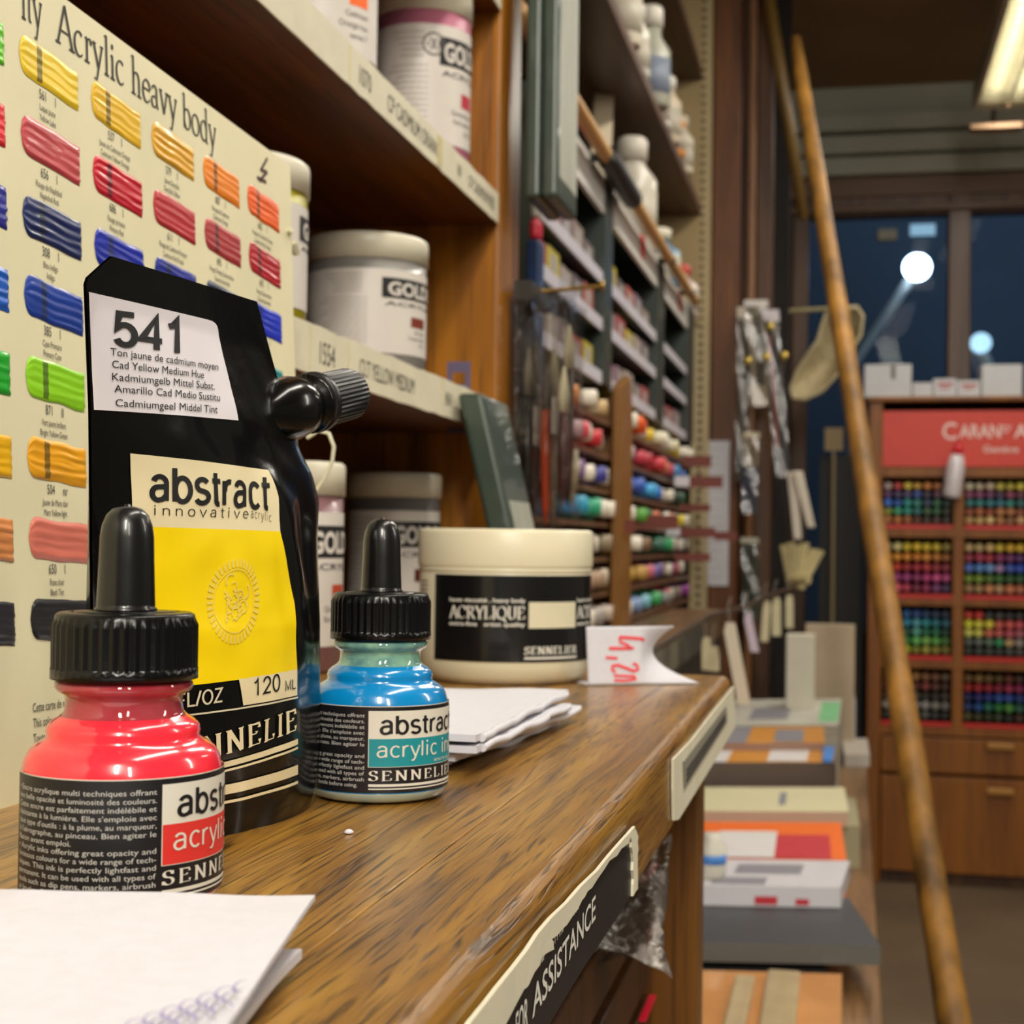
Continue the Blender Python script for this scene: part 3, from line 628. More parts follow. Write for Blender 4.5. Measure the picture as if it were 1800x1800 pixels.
ink_bottle(665, 1397, '0686c8', 'a8e0c0', '148a94', -8, 'glass dropper bottle of blue acrylic ink between pouch and white jar', 'black wraparound label with teal and white panel')

# ================================================================== PAINT POUCH
def hray(px, z, d=.36):
    q = ray(px, 952 - (z - .072) * FPX / d); return V((q.x, q.y)).normalized()
LX = [(0, 168), (.03, 163), (.10, 157), (.127, 148), (.1335, 194)]
RX = [(0, 531), (.004, 538), (.0145, 545), (.05, 549), (.0723, 551), (.0827, 556), (.090, 545), (.096, 526), (.117, 482), (.1335, 450)]
def itp(T, z):
    for (a, p), (b, q) in zip(T, T[1:]):
        if z <= b: return p + (q - p) * max(0, z - a) / (b - a)
    return T[-1][1]
PH = .1335
def mid(u, z):
    k = z / PH; yaw = math.radians(17 - 10 * k)
    B = V((-.152, .379)).lerp(V((-.150, .375)), k); d = V((math.sin(yaw), math.cos(yaw)))
    def hit(px):
        h = hray(px, z); det = -h.x * d.y + h.y * d.x       # B + s d = t h
        s = (B.x * h.y - B.y * h.x) / (h.x * d.y - h.y * d.x)
        return B + d * s
    a, b = hit(itp(LX, z)), hit(itp(RX, z))
    return a.lerp(b, u), V((d.y, -d.x))
HT = [(0, .0150), (.02, .0165), (.05, .0150), (.08, .0100), (.105, .0050), (.122, .0012), (.1335, .0005)]
def pouch(u, z, o=0, side=1):
    p, n = mid(u, z); z2 = z
    e = max(0, math.sin(math.pi * min(1, max(0, u)))) ** .55
    h = itp(HT, z) * e
    body = e * min(1, max(0, (.122 - z) / .03))
    h += body * (.0007 * noise.noise(V((u * 5, z * 45, 1))) + .0004 * noise.noise(V((u * 11, z * 110, 4))))
    h -= body * .0028 * math.exp(-((u - .83) / .07) ** 2 - ((z - .066) / .016) ** 2)
    h += body * .0018 * math.exp(-((u - .74 + (z - .06) * 3) / .06) ** 2 - ((z - .066) / .022) ** 2)
    h -= body * .0015 * math.exp(-((u - .62) / .09) ** 2 - ((z - .094) / .006) ** 2)
    q = p + n * side * (max(h, .0004) + o); return V((q.x, q.y, z2))
def pinv(px, py):
    u, z = .5, .06
    for _ in range(40):
        a = proj(pouch(u, z)); ex, ey = px - a[0], py - a[1]
        if abs(ex) + abs(ey) < .05: break
        b = proj(pouch(u + .004, z)); c = proj(pouch(u, z + .0006))
        J = ((b[0]-a[0])/.004, (c[0]-a[0])/.0006, (b[1]-a[1])/.004, (c[1]-a[1])/.0006)
        D = J[0]*J[3] - J[1]*J[2]
        if abs(D) < 1e-9: break
        u += max(-.12, min(.12, (ex*J[3] - J[1]*ey) / D)) ; z += max(-.012, min(.012, (J[0]*ey - J[2]*ex) / D))
        u = max(.004, min(.97, u)); z = max(.0008, min(.133, z))
    return u, z
def quadfn(tl, tr, br, bl, o):
    q = [pinv(*k) for k in (tl, tr, br, bl)]
    def fn(x, y):                      # x 0..1 left-right, y 0..1 bottom-top
        a = [q[3][k] + (q[2][k] - q[3][k]) * x for k in (0, 1)]; b = [q[0][k] + (q[1][k] - q[0][k]) * x for k in (0, 1)]
        u = a[0] + (b[0]-a[0]) * y; z = a[1] + (b[1]-a[1]) * y; return pouch(u, z, o)
    return fn
pc = pouch(.5, 0, -.015)
pt = thing('paint_pouch', 'black stand-up paint pouch with yellow panel and angled screw spout', 'paint pouch', (pc.x, pc.y, 0))
film_ = mat('glossy_black_film', '090909', .2, coat=.25, bump=.12, bscale=140, spec=.3)
zs = lambda v: PH * v
pb = MB()
pb.grid(lambda u, v: pouch(u, zs(v), 0, 1), 60, 90, 0); pb.grid(lambda u, v: pouch(1-u, zs(v), 0, -1), 60, 90, 0)
pb.grid(lambda u, v: pouch(u, .00002, 0, 1).lerp(pouch(u, .00002, 0, -1), v), 60, 2, 0); pb.grid(lambda u, v: pouch(1-u, PH, 0, 1).lerp(pouch(1-u, PH, 0, -1), v), 60, 1, 0)
pb.build('bag', film_, pt)
# white sticker
sk = MB(); F_ = quadfn((149, 512), (380, 566), (417, 739), (154, 720), .00035); G_ = quadfn((150, 513), (380, 566), (417, 739), (156, 721), .00055)
def rnd(x, y, r=.07):
    # soften the two right-hand corners
    if x > 1 - r and y > 1 - r:
        k = max((x-1+r)/r, (y-1+r)/r); 
        if k > 0: 
            a = math.atan2(y-1+r, x-1+r); return 1-r + r*k*math.cos(a), 1-r + r*k*math.sin(a)
    return x, y
sk.grid(lambda x, y: F_(*rnd(x ** 2.2, y)), 48, 24, 0)
def grp(t, L, R, cap, m, mb, o, bold=0, ser=False, space=.04, thick=.14):
    """one line between two baseline pixels L and R, capital height cap px"""
    fn = quadfn((L[0], L[1]-cap), (R[0], R[1]-cap), R, L, o); text(mb, t, 0, 0, 1, fn, m, w=1, bold=bold, ser=ser, space=space, thick=thick)
grp('541', (195, 604), (313, 621), 57, 1, sk, .0006, ser='sans', thick=.17, space=.02)
for t_, L, R in (('Ton jaune de cadmium moyen', (190, 624), (380, 651)), ('Cad Yellow Medium Hue', (193, 646), (355, 665)), ('Kadmiumgelb Mittel Subst.', (193, 668), (374, 685)), ('Amarillo Cad Medio Sustitu', (197, 689), (383, 705)), ('Cadmiumgeel Middel Tint', (199, 714), (379, 726))): grp(t_, L, R, 13.5, 1, sk, .0006)
sk.build('sticker', [mat('glossy_white_sticker', 'e2dde2', .35), INKBLACK], pt, label='white sticker with black lettering')
# printed panel
pr = MB(); A_ = .0003; B_ = .0005; B2 = .0007
fnq = lambda *q: quadfn(*q)
def patch(tl, tr, br, bl, m, o=A_, nu=24, nv=24): fn = quadfn(tl, tr, br, bl, o); pr.grid(fn, nu, nv, m)
patch((227, 797), (470, 826), (491, 934), (230, 925), 0)
patch((230, 925), (491, 934), (516, 1060), (233, 1060), 1); patch((233, 1060), (516, 1060), (521, 1176), (236, 1213), 1)
patch((418, 1193), (521, 1176), (521, 1222), (426, 1240), 0)
grp('abstract', (259, 878), (469, 894), 58, 2, pr, B_, ser='sans', thick=.15)
grp('innovative', (268, 905), (434, 911), 17, 3, pr, B_, ser='sans', thick=.08, space=.28); grp('acrylic', (438, 909), (474, 917), 15, 3, pr, B_, ser='sans', thick=.07, space=.16)
grp('4 FL/OZ', (272, 1249), (390, 1233), 25, 4, pr, B_, ser='sans', thick=.13); grp('120', (444, 1223), (490, 1213), 29, 2, pr, B_, ser='sans', thick=.11); grp('ML', (499, 1214), (517, 1210), 17, 2, pr, B_, ser='sans', thick=.12)
patch((300, 1258), (521, 1224), (521, 1227), (300, 1261), 4, B_, 24, 1)
grp('SENNELIE', (262, 1352), (519, 1283), 38, 0, pr, B_, ser=True, space=.18, thick=.19)
for (la, ra, th, m) in ((1358, 1298, 10, 0), (1372, 1312, 4, 0), (1396, 1344, 17, 0), (1424, 1372, 5, 0)): patch((300, la), (521, ra), (521, ra + th), (300, la + th), m, B_, 24, 1)
# faint medallion on the yellow panel
ef = quadfn((365, 982), (458, 982), (448, 1132), (358, 1132), B_)
def ring(ro, ri, a0=0, a1=360, n=40, cx=.5, cy=.5):
    q = arc(cx, cy, ro, ro, a0, a1, n); q2 = arc(cx, cy, ri, ri, a0, a1, n); pr.flat((q + q2, [(i, i+1, n+1+i+1, n+1+i) for i in range(n)]), ef, 5)
for i in range(40): ring(.5, .40, i*9, i*9 + 5, 2)
ring(.38, .365)
random.seed(3)
for i in range(26):
    a = random.uniform(0, 360); x = .5 + .22*math.cos(a) * random.random(); y = .5 + .3*math.sin(a) * random.random(); s = random.uniform(.04, .10); ring(s, s*.7, a, a + random.uniform(90, 220), 8, x, y)
pr.build('printed_panel', [mat('print_cream', 'e6d9b0', .3, coat=.2), mat('print_yellow', 'f6d800', .28, coat=.3), mat('print_black', '151414', .35), mat('print_brown_black', '2a251d', .4), mat('print_pale_cream', 'd8d0b4', .4), mat('print_faint_gold', 'e8d05a', .3)], pt, label='cream and yellow printed panel')
# spout and cap along the pouch plane
def onplane(px, py, yaw=12, B=V((-.1495, .380))):
    d = V((math.sin(math.radians(yaw)), math.cos(math.radians(yaw)))); q = ray(px, py); h = V((q.x, q.y))
    t_ = (B.x * d.y - B.y * d.x) / (h.x * d.y - h.y * d.x); return CAM + q * t_
s0, s1 = onplane(468, 728), onplane(549, 708)
ax = (s1 - s0).normalized(); L1 = (s1 - s0).length
LC = (onplane(612, 688) - s1).length
sp = MB().lathe([(.0008, -L1*1.15), (.004, -L1*1.0), (.0075, -L1*.75), (.0088, -L1*.45), (.0080, -L1*.2), (.0060, -L1*.12), (.0060, -L1*.08), (.0083, -L1*.07), (.0083, -L1*.02), (.0066, -L1*.01), (.0066, L1*.02), (.001, L1*.03)], s1 - ax * .0015, 40, axis=ax).build('spout', film_, pt)
def rb(j, i, tt): return .0004 if 4 <= j <= 5 and i % 4 < 2 else 0
MB().lathe([(.0050, -.0012), (.0082, -.0010), (.0085, -.0006), (.0085, .0010), (.0072, .0013), (.0071, LC*.93), (.0066, LC*1.0), (.001, LC*1.0)], s1 + ax * .0008, 144, axis=ax, rib=rb).build('screw_cap', mat('ribbed_black_plastic', '131314', .35), pt)

# ================================================================== WHITE ACRYLIC JAR
c = P(886, 1203, z=0) + V((0, .0, 0)); c = P(886, 1193, z=0); f, rt = frame(c); r = .0457
wj = thing('acrylic_jar', 'large white acrylic paint tub with black label on the counter', 'paint tub', c)
tub = mat('tub_white', 'e4dcbe', .35, sss=.15)
MB().lathe([(.001, 0), (.036, 0), (.0395, .0008), (.0425, .0040), (.0444, .0090), (.0448, .0125), (.0450, .0590), (.0446, .0600)], c, 96).build('tub', tub, wj)
MB().lathe([(.0438, .0555), (.0440, .0562), (.0454, .0566), (.0455, .0580), (.0450, .0586), (.0457, .0592), (.0459, .0602), (.0458, .0765), (.0452, .0778), (.044, .0784), (.0425, .0780), (.0420, .0772), (.001, .0772)], c, 96).build('lid', tub, wj)
def jf(u, v, o=.0002): a = math.radians(-52) + u / .0450; return c + (f * math.cos(a) + rt * math.sin(a)) * (.0450 + o) + V((0, 0, v))
g1 = lambda u, v: jf(u, v, .0004); g2 = lambda u, v: jf(u, v, .0006)
L = MB(); L.grid(lambda u, v: jf(.112*u, .0120 + .0432*v), 90, 1, 0)
ph = lambda px: .0450 * (math.asin(max(-1, min(1, (px - 886) / 156))) + math.radians(52))
xa, xb = ph(790), ph(921)
text(L, 'ACRYLIQUE', xa, .0335, .0062, g1, 1, w=xb - xa, ser=True, thick=.18)
text(L, 'haute viscosité , heavy body', xa, .0418, .0021, g1, 1, w=xb - xa, bold=.02); text(L, 'extra-fine   artist quality', xa, .0299, .0021, g1, 1, w=xb - xa, bold=.02)
rect(L, ph(927), .0290, ph(1009), .0420, g1, 2, 12)
xc = ph(1012); text(L, 'ACRYLIQUE', xc, .0335, .0062, g1, 1, w=xb - xa, ser=True, thick=.18); text(L, 'haute viscosité , heavy body', xc, .0418, .0021, g1, 1, w=xb - xa, bold=.02); text(L, 'extra-fine   artist quality', xc, .0299, .0021, g1, 1, w=xb - xa, bold=.02)
text(L, 'SENNELIER', ph(920), .0160, .0038, g1, 1, w=ph(1012) - ph(920), ser=True, space=.16, thick=.2); rect(L, ph(920), .0136, ph(1012), .0146, g1, 1, 12)
for k in range(6): rect(L, -.0165, .040 + k*.0022, -.007, .0408 + k*.0022, g1, 3, 6)
L.build('label', [mat('tub_label_black', '121213', .25, coat=.3), WHITEPRINT, mat('label_cream_patch', 'd9d2b4', .5), mat('faint_grey_print', '8f8b80', .6)], wj, label='black label with cream window and white lettering')

# ================================================================== PAPERS ON THE COUNTER
# folded leaflet in the foreground
def shp(pts, thick, name, mats, label, cat, wav=.0006, seed=1, extra=None, group=None, ns=26, sag=0):
    """a sheet given by four corners A B C D (A-B far edge), with slight waviness and thickness"""
    A, B, C_, D = [V(p) for p in pts]; mb = MB()
    def top(u, v, o=0):
        p = A.lerp(B, u).lerp(D.lerp(C_, u), v)
        e = .0009 * noise.noise(V((v * 26, seed, 3))) if u > .96 else 0
        return p + V((e, e, o + wav * noise.noise(V((u*3, v*3, seed))) - sag * (u ** 4)))
    mb.grid(lambda u, v: top(u, 1 - v), ns, ns, 0); mb.grid(lambda u, v: top(u, v, -thick), ns, ns, 0)
    mb.grid(lambda u, v: top(1, v, -thick * u), 1, ns, 0, False); mb.grid(lambda u, v: top(u, 0, -thick * (1 - v)), ns, 1, 0, False)
    mb.grid(lambda u, v: top(0, v, -thick * (1 - u)), 1, ns, 0, False); mb.grid(lambda u, v: top(u, 1, -thick * v), ns, 1, 0, False)
    if extra: extra(mb, top)
    return mb.build(name, mats, label=label, cat=cat, group=group)
lilac = mat('lilac_print', '8d84b4', .6)
def scrib(mb, top):
    nn_ = (B - A).cross(D1 - A).normalized()
    if nn_.z < 0: nn_ = -nn_
    def hit(px, py):
        d = ray(px, py); return CAM + d * (nn_.dot(A - CAM) / nn_.dot(d)) + nn_ * .0011
    for k in range(3):
        pts = []
        for i in range(70):
            t_ = i / 69; a_ = i * .62 + k
            pts.append(hit(215 + 215*t_ - 14*k + 9*math.cos(a_), 1822 - 78*t_ + 17*k + 8*math.sin(a_)))
        for a, b in zip(pts, pts[1:]):
            d = (b - a).normalized(); nn = V((-d.y, d.x, 0)) * .00016; mb.add([a + nn, a - nn, b - nn, b + nn], [(0, 1, 2, 3)], 1)
A = P(-160, 1560, z=.0115); B = P(554, 1573, z=.0115)
C1 = P(430, 1775, z=.0085); far = B - A
D1 = A + V((.0, -.12, -.004)); C2 = P(258, 2010, z=.0075)
shp([A, B, C2, D1], .0009, 'folded_paper', [PAPER, lilac], 'white folded paper in the bottom left foreground, lilac scribble along torn edge', 'paper', .0007, 2, scrib)
A2 = A + V((0, -.006, -.006)); B2_ = P(531, 1668, z=.0040); C3 = P(300, 1850, z=.0015)
shp([A2 + V((0, -.002, 0)), B2_, P(190, 2050, z=.002), D1 + V((0, 0, -.006))], .0016, 'folded_paper', [PAPER, lilac], 'lower white paper sheet under the folded paper in the bottom left foreground', 'paper', .0009, 5)
# stack of folded paper bags behind the blue bottle
random.seed(9)
for k, (fx, fy, rx, ry, z) in enumerate(((786, 1334, 985, 1264, .0030), (800, 1326, 1022, 1240, .0062), (838, 1312, 1004, 1236, .0094), (836, 1292, 999, 1212, .0130))):
    Fp = P(fx, fy, z=z); Rp = P(rx, ry, z=z); d = Rp - Fp; dn = V((-d.y, d.x, 0)).normalized()
    Lp = Fp + dn * .10 - d * .08; Kp = Rp + dn * .085 - d * .12
    def fold(mb, top, k=k):
        # rolled fold along the near edge
        mb.tube([top(1, v / 24, -.0011) + V((.0003, 0, .0004 * math.sin(v * .9 + k))) for v in range(1, 24)], .00125, 10, 0)
        mb.tube([top(v / 20, 0, -.0011) for v in range(8, 21)], .00105, 8, 0)
    nm = ('bottom', 'second lowest', 'second highest', 'top')[k]
    shp([Kp, Rp, Fp, Lp], .0022, 'folded_paper_bag', [PAPER], '%s white folded paper bag of the stack beside the blue ink bottle' % nm, 'paper bag', .0011, 20 + k, fold, 'folded white paper bags')
# price slip
pl = MB(); a = P(1034, 1206, z=0); b = P(1190, 1203, z=0); dx = (b - a); W = dx.length; dx.normalize(); dn = V((-dx.y, dx.x, 0)); HH = .0292
def slip(u, v):
    x = u * W; z = v * HH + .0004; bend = .012 * max(0, u - .55) ** 2 / .2 * (1 - v) ** 2
    curl = .010 * math.sin(math.pi * v) * max(0, u - .6) / .4
    return a + dx * (x - curl * .9 + (.013 * max(0, u - .8) / .2 * (1 - v) ** 4)) + dn * (.004 * v + curl) + V((0, 0, z))
pl.grid(slip, 30, 20, 0)
pl.grid(lambda u, v: a + dx * (W * 1.24 * u) + dn * (.0005 + .018 * v) + V((0, 0, .0004 + .0012 * v * u)), 20, 4, 0)
ps = lambda x, y: slip((x + .0) , y) + (-dn) * .0004
def stroke(pts, w_):
    L = []
    for i, p in enumerate(pts):
        p0 = pts[max(i-1, 0)]; p1 = pts[min(i+1, len(pts)-1)]; d = V((p1[0]-p0[0], (p1[1]-p0[1]) * .6)).normalized(); L.append(((p[0] - d.y*w_, p[1] + d.x*w_*1.7), (p[0] + d.y*w_, p[1] - d.x*w_*1.7)))
    for i in range(len(L)-1): pl.add([ps(*L[i][1]), ps(*L[i+1][1]), ps(*L[i+1][0]), ps(*L[i][0])], [(0, 1, 2, 3)], 1)
px_ = lambda x, y: ((x - 305) / 640, 1 - (y - 1190) / 370)
for q, w_ in (([(745, 1280), (690, 1268), (540, 1258)], .017), ([(540, 1258), (545, 1290), (600, 1310), (610, 1335)], .015), ([(460, 1328), (560, 1330), (640, 1328)], .016), ([(435, 1385), (520, 1392)], .014), ([(630, 1425), (660, 1440), (665, 1465), (630, 1475), (580, 1455), (520, 1435), (480, 1440), (478, 1462), (500, 1480)], .016), ([(490, 1500), (560, 1505), (640, 1508), (650, 1525), (560, 1535), (490, 1530)], .013)):
    stroke([px_(*k) for k in q], w_)
pl.build('price_slip', [PAPER, mat('red_marker_ink', 'e8454e', .6)], label='curled white paper slip with red handwritten price on the counter', cat='price slip', solid=.0002)
# bit of lint on the counter
MB().lathe([(.0001, 0), (.0011, .0002), (.0013, .0006), (.0006, .0011), (.0001, .0012)], P(613, 1466, z=0), 8).build('paper_scrap', PAPER, label='tiny white paper scrap on the counter before the blue ink bottle', cat='paper scrap')
# ================================================================== SECOND BAY: PASTEL WALL
X2 = -.33
def at(px, py, X=X2): return P(px, py, x=X)
tin_green = mat('dark_green_tin', '3d4a40', .32, coat=.35, var=.05)
# tins hanging in front of the post
def tin(name, label, x0, x1, y0, y1, z0, z1, lean=0, tag_off=0):
    t = thing(name, label, 'tin case', ((x0+x1)/2, (y0+y1)/2, z0), 0, 'dark green tin cases')
    sh = lambda x, y, z: (x - lean * (z - z0), y, z)
    mb = MB().hexa([sh(x0,y0,z0), sh(x1,y0,z0), sh(x1,y1,z0), sh(x0,y1,z0)], [sh(x0,y0,z1), sh(x1,y0,z1), sh(x1,y1,z1), sh(x0,y1,z1)])
    mb.build('case', tin_green, t, bevel=.0035, seg=3)
    lb = MB(); o = .0004
    za, zb = z0 + (z1-z0)*.08, z1 - (z1-z0)*.42 if lean else z1 - .03
    lb.hexa([sh(x1,y0+.010,za), sh(x1+o,y0+.010,za), sh(x1+o,y1-.006,za), sh(x1,y1-.006,za)], [sh(x1,y0+.010,zb), sh(x1+o,y0+.010,zb), sh(x1+o,y1-.006,zb), sh(x1,y1-.006,zb)])
    lb.build('side_label', mat('pale_grey_label', 'a9aa9c', .5, var=.15, vscale=40, stretch=(1, 1, .3)), t, label='pale grey paper label')
    return t
tin('tin_case', 'dark green tin case with pale label leaning beside the white tub', -.216, -.198, 1.005, 1.085, .0005, .172, .24)
zb1 = P(930, 350, y=1.16).z
for k, xx in enumerate((-.2440, -.2305)):
    tin('tin_case', 'dark green tin case hanging by the post, %s one of the pair' % ('rear left', 'front right')[k], xx, xx + .0125, 1.155, 1.245, zb1 + .0, .56)
hk = MB().tube([(SX + .0005, 1.20, .545), (-.205, 1.20, .545)], .0022, 8); hk.lathe([(.0005, 0), (.004, 0), (.004, .002), (.0005, .002)], (-.205, 1.2, .545), 12, axis=(1, 0, 0))
hk.build('hook', mat('brass', 'b08d4a', .3, .9), label='brass hook above the hanging green tin cases on the post', cat='hook')
# lavender hang tab behind the leaning tin
a = P(786, 636, y=1.09); b = P(826, 690, y=1.09)
mb = MB(); x0, x1, z0, z1 = a.x, b.x, b.z - .03, a.z
xm = (x0+x1)/2; zm = z0 + .03 + .006
for (p0, p1, q0, q1) in ((x0, x1, z0, zm), (x0, xm - .005, zm, z1), (xm + .005, x1, zm, z1), (xm - .005, xm + .005, zm + .009, z1)): mb.box((p0, 1.0905, q0), (p1, 1.0912, q1))
mb.build('hang_tab', mat('lavender_plastic', '6f6580', .3, coat=.3), label='lavender plastic hang tab above the leaning green tin', cat='hang tab')
# long brass peg with plastic brush packs
pg = P(914, 516, x=SX + .0005); pe = P(1056, 503, y=pg.y)
mb = MB().tube([pg, pe], .0018, 10); mb.lathe([(.0005, 0), (.0042, 0), (.0042, .003), (.0005, .003)], pe, 14, axis=(1, 0, 0))
mb.build('hook', mat('brass', 'b08d4a', .3, .9), label='long brass hook sticking out of the wooden post with brush packs', cat='hook')
CLR = clear('clear_sleeve', 'f4f2ee', .09, .12, .5, 90)
def pack(X, ya, yb, z0, z1, cardcol, label, items, opaque=True, tilt=0):
    t = thing('brush_pack', label, 'brush pack', (X, (ya+yb)/2, z0), tilt, 'hanging plastic brush packs')
    ca, cb_ = (z0 + .012, z1 - .004) if opaque else (z0 + (z1-z0)*.40, z0 + (z1-z0)*.56)
    MB().box((X - .0012, ya + .004, ca), (X - .0004, yb - .004, cb_)).build('backing_card', mat('card_%s' % cardcol, cardcol, .5, var=.12, vscale=60), t)
    s = MB(); s.grid(lambda u, v: V((X + .0116 + .0012*math.sin(5*u + 9*v), ya + (yb-ya)*u, z0 + (z1-z0)*v)), 8, 20); s.grid(lambda u, v: V((X - .002 + .0136*u, ya, z0 + (z1-z0)*v)), 2, 8); s.build('sleeve', CLR, t)
    (MB().box((X - .002, ya - .001, z1 - .003), (X + .012, yb + .001, z1 + .012)) if opaque else MB().grid(lambda u, v: V((X + .004, ya + (yb-ya)*u, z1 - .003 + .016*v)), 4, 2)).build('header', mat('header_%s' % cardcol, cardcol, .4) if opaque else CLR, t)
    n = len(items)
    for i, (hc, tc, z_) in enumerate(items):
        y = ya + (yb - ya) * (i + .8) / (n + .6); r = (yb - ya) / (n + 2) * .42
        r = min(r, .0048)
        b_ = MB().lathe([(.0006, z0 + .015), (r*.7, z0 + .03), (r, z0 + (z1-z0)*.35), (r*.8, z0 + (z1-z0)*z_)], (X + .0055, y, 0), 12); hn = b_.build('brush_handle', mat('handle_%s' % hc, hc, .35, coat=.4), t)
        MB().lathe([(r*.85, z0 + (z1-z0)*z_), (r*1.0, z0 + (z1-z0)*(z_+.08)), (r*.2, z0 + (z1-z0)*(z_+.2))], (X + .0055, y, 0), 12).build('bristles', mat('bristle_%s' % tc, tc, .8), hn)
    return t
pz = pe.z
pack(-.252, 1.172, 1.243, .075, pz - .014, '2c2823', 'black brush pack hanging on the post hook nearest the wood', [('1c1814', '8a8070', .6), ('1c1814', '6a6050', .66)])
pack(-.237, 1.172, 1.245, .070, pz - .014, 'b0a8a0', 'clear brush pack with orange handle hanging on the post hook', [('c84a1e', '5a5048', .55), ('b0a898', 'd9d0b0', .62)], False)
pack(-.2225, 1.172, 1.250, .085, pz - .014, 'b4aca4', 'clear brush pack with cream bristles hanging at the hook tip', [('4a1c1e', 'e0d8b8', .5), ('2a241f', 'd8d0b0', .7), ('d8d0b0', 'd8d0a8', .16)], False)
# tall blue and red tube pack behind
q = at(945, 400, -.30); t = thing('marker_pack', 'blue marker pack with red cap behind the hanging brush packs', 'marker pack', (q.x, q.y, .225))
MB().box((-.309, q.y - .012, .225), (-.295, q.y + .012, P(945, 425, x=-.30).z)).build('sleeve', mat('blue_sleeve', '1c3a66', .4, var=.2, vscale=60), t, bevel=.003)
z_ = P(945, 425, x=-.30).z; MB().box((-.307, q.y - .011, z_), (-.296, q.y + .011, z_ + .022)).build('cap', mat('red_cap', 'c8243c', .35), t, bevel=.006)
MB().box((-.306, q.y - .009, z_ + .022), (-.297, q.y + .009, z_ + .045)).build('tip', mat('pale_cap', 'a9a89c', .4), t, bevel=.004)

# ---- green display shelves (three modules)
GREEN = mat('dark_green_lacquer', '25302a', .4, coat=.2); LIP = mat('white_shelf_lip', 'cfcad4', .45, coat=.2)
bounds = [at(940, 500).y, at(1072, 500).y, at(1165, 500).y, at(1218, 500).y]
zbot, ztop = .292, .580
bx_cols = ['8a7a78', '9b8c84', '6a5a5c', 'a8484a', '7a6878', 'a89c90', '5c5054', '9a3a40', 'b8a83a', '8e7a70', '78666a', 'b06058']
wtag = ['nearest', 'middle', 'farthest']
for m_ in range(3):
    ya, yb = bounds[m_], bounds[m_ + 1]
    t = thing('display_shelf', '%s dark green display shelf with white header and red dot above the pastel rack' % wtag[m_], 'display shelf', (X2 - .08, (ya+yb)/2, zbot), 0, 'dark green display shelves')
    sp_ = .028 + .012 * m_
    fr = MB(); fr.box((X2 - .16, ya, zbot), (X2 - .155, yb, ztop)); fr.box((X2 - .155, yb - .07 - .03*m_, zbot), (X2 + .004, yb, ztop)); fr.box((X2 - .155, ya, zbot), (X2, ya + .02, ztop)); fr.box((X2 - .155, ya, ztop - .008), (X2, yb, ztop))
    fr.build('frame', GREEN, t, bevel=.001)
    y_1 = yb - .07 - .03*m_
    hd = MB(); hd.box((X2 - .004, ya + .02, .527), (X2 + .002, y_1, .577), 0)
    cx, cz, cr = ya + (y_1 - ya) * (.42 if m_ == 0 else .62), .561, .024
    hd.prism([(X2 + .0022, cx + cr*1.3*math.cos(a*.3142), min(.577, cz + cr*math.sin(a*.3142))) for a in range(20)], (.0006, 0, 0), 1)
    hd.build('header_panel', [mat('header_white', 'd6d2cc', .5), mat('header_red', 'd8323c', .5)], t, label='white header panel with red dot')
    for k, zz in enumerate((.292, .3655, .430, .489)):
        if k < 3:
            sh = MB().box((X2 - .155, ya + .02, zz), (X2 - .002, y_1, zz + .004)).build('shelf', GREEN, t)
            MB().box((X2 - .002, ya + .02, zz - .001), (X2 + .001, y_1, zz + .016)).build('shelf_lip', LIP, sh, label='white shelf lip')
            nb = 5 if m_ < 2 else 3
            for b_ in range(nb):
                y = ya + .03 + (y_1 - ya - .045) * b_ / nb; wd = (y_1 - ya - .045) / nb * .86
                if m_ == 2 and k > 0: continue
                cc = bx_cols[(b_ * 5 + k * 3 + m_ * 7) % 12]; hh = .044 + .008 * ((b_ * 7 + k) % 3) / 2
                if m_ == 1 and k == 2 and b_ == 0: cc = 'b8a41e'
                if m_ == 1 and k == 0 and b_ == 0: cc = '8a4a78'
                mb = MB().box((X2 - .12, y, zz + .0042), (X2 - .008, y + wd, zz + hh)); mb.box((X2 - .008, y + wd*.2, zz + hh*.5), (X2 - .0075, y + wd*.7, zz + hh*.85), 1)
                mb.build('pencil_box', [mat('box_%s' % cc, cc, .45, var=.25, vscale=30), mat('box_print_pale', 'a09a94', .5)], label='%s pencil box, %s from left on the %s shelf of the %s green display' % ({'b8a41e': 'yellow', '8a4a78': 'purple', 'a8484a': 'red', '9a3a40': 'dark red', 'b8a83a': 'olive', 'b06058': 'brick'}.get(cc, 'greyish'), ('first', 'second', 'third', 'fourth', 'fifth')[b_], ('bottom', 'middle', 'upper')[k], wtag[m_]), cat='pencil box', group='pencil boxes on the green displays')
# dowel handle lying along the displays
a = at(1003, 186, X2 + .022); b = at(1222, 522, X2 + .022)
t = thing('broom_stick', 'pale wooden long handle with black grip lying along the tops of the green displays', 'handle', (X2 + .022, (a.y+b.y)/2, .55))
zz = (a.z + b.z) / 2
a.z = b.z = zz
MB().tube([a - V((0, .3, 0)), b], .0095, 16).build('rod', mat('pale_beech', 'c9985a', .45, var=.08, vscale=30, stretch=(1, .1, 1)), t)
g0 = at(1066, 285, X2 + .022).y; g1_ = at(1112, 360, X2 + .022).y
MB().tube([(X2 + .022, g0, zz), (X2 + .022, g1_, zz)], .0145, 18).build('grip', mat('black_rubber_grip', '17171a', .45), t, label='black rubber grip')
for yy in (bounds[1] - .2, bounds[2] - .1, bounds[2] + .25):
    MB().box((X2 - .003, yy, .5785), (X2 + .034, yy + .008, zz - .0088)).build('rest', GREEN, t)

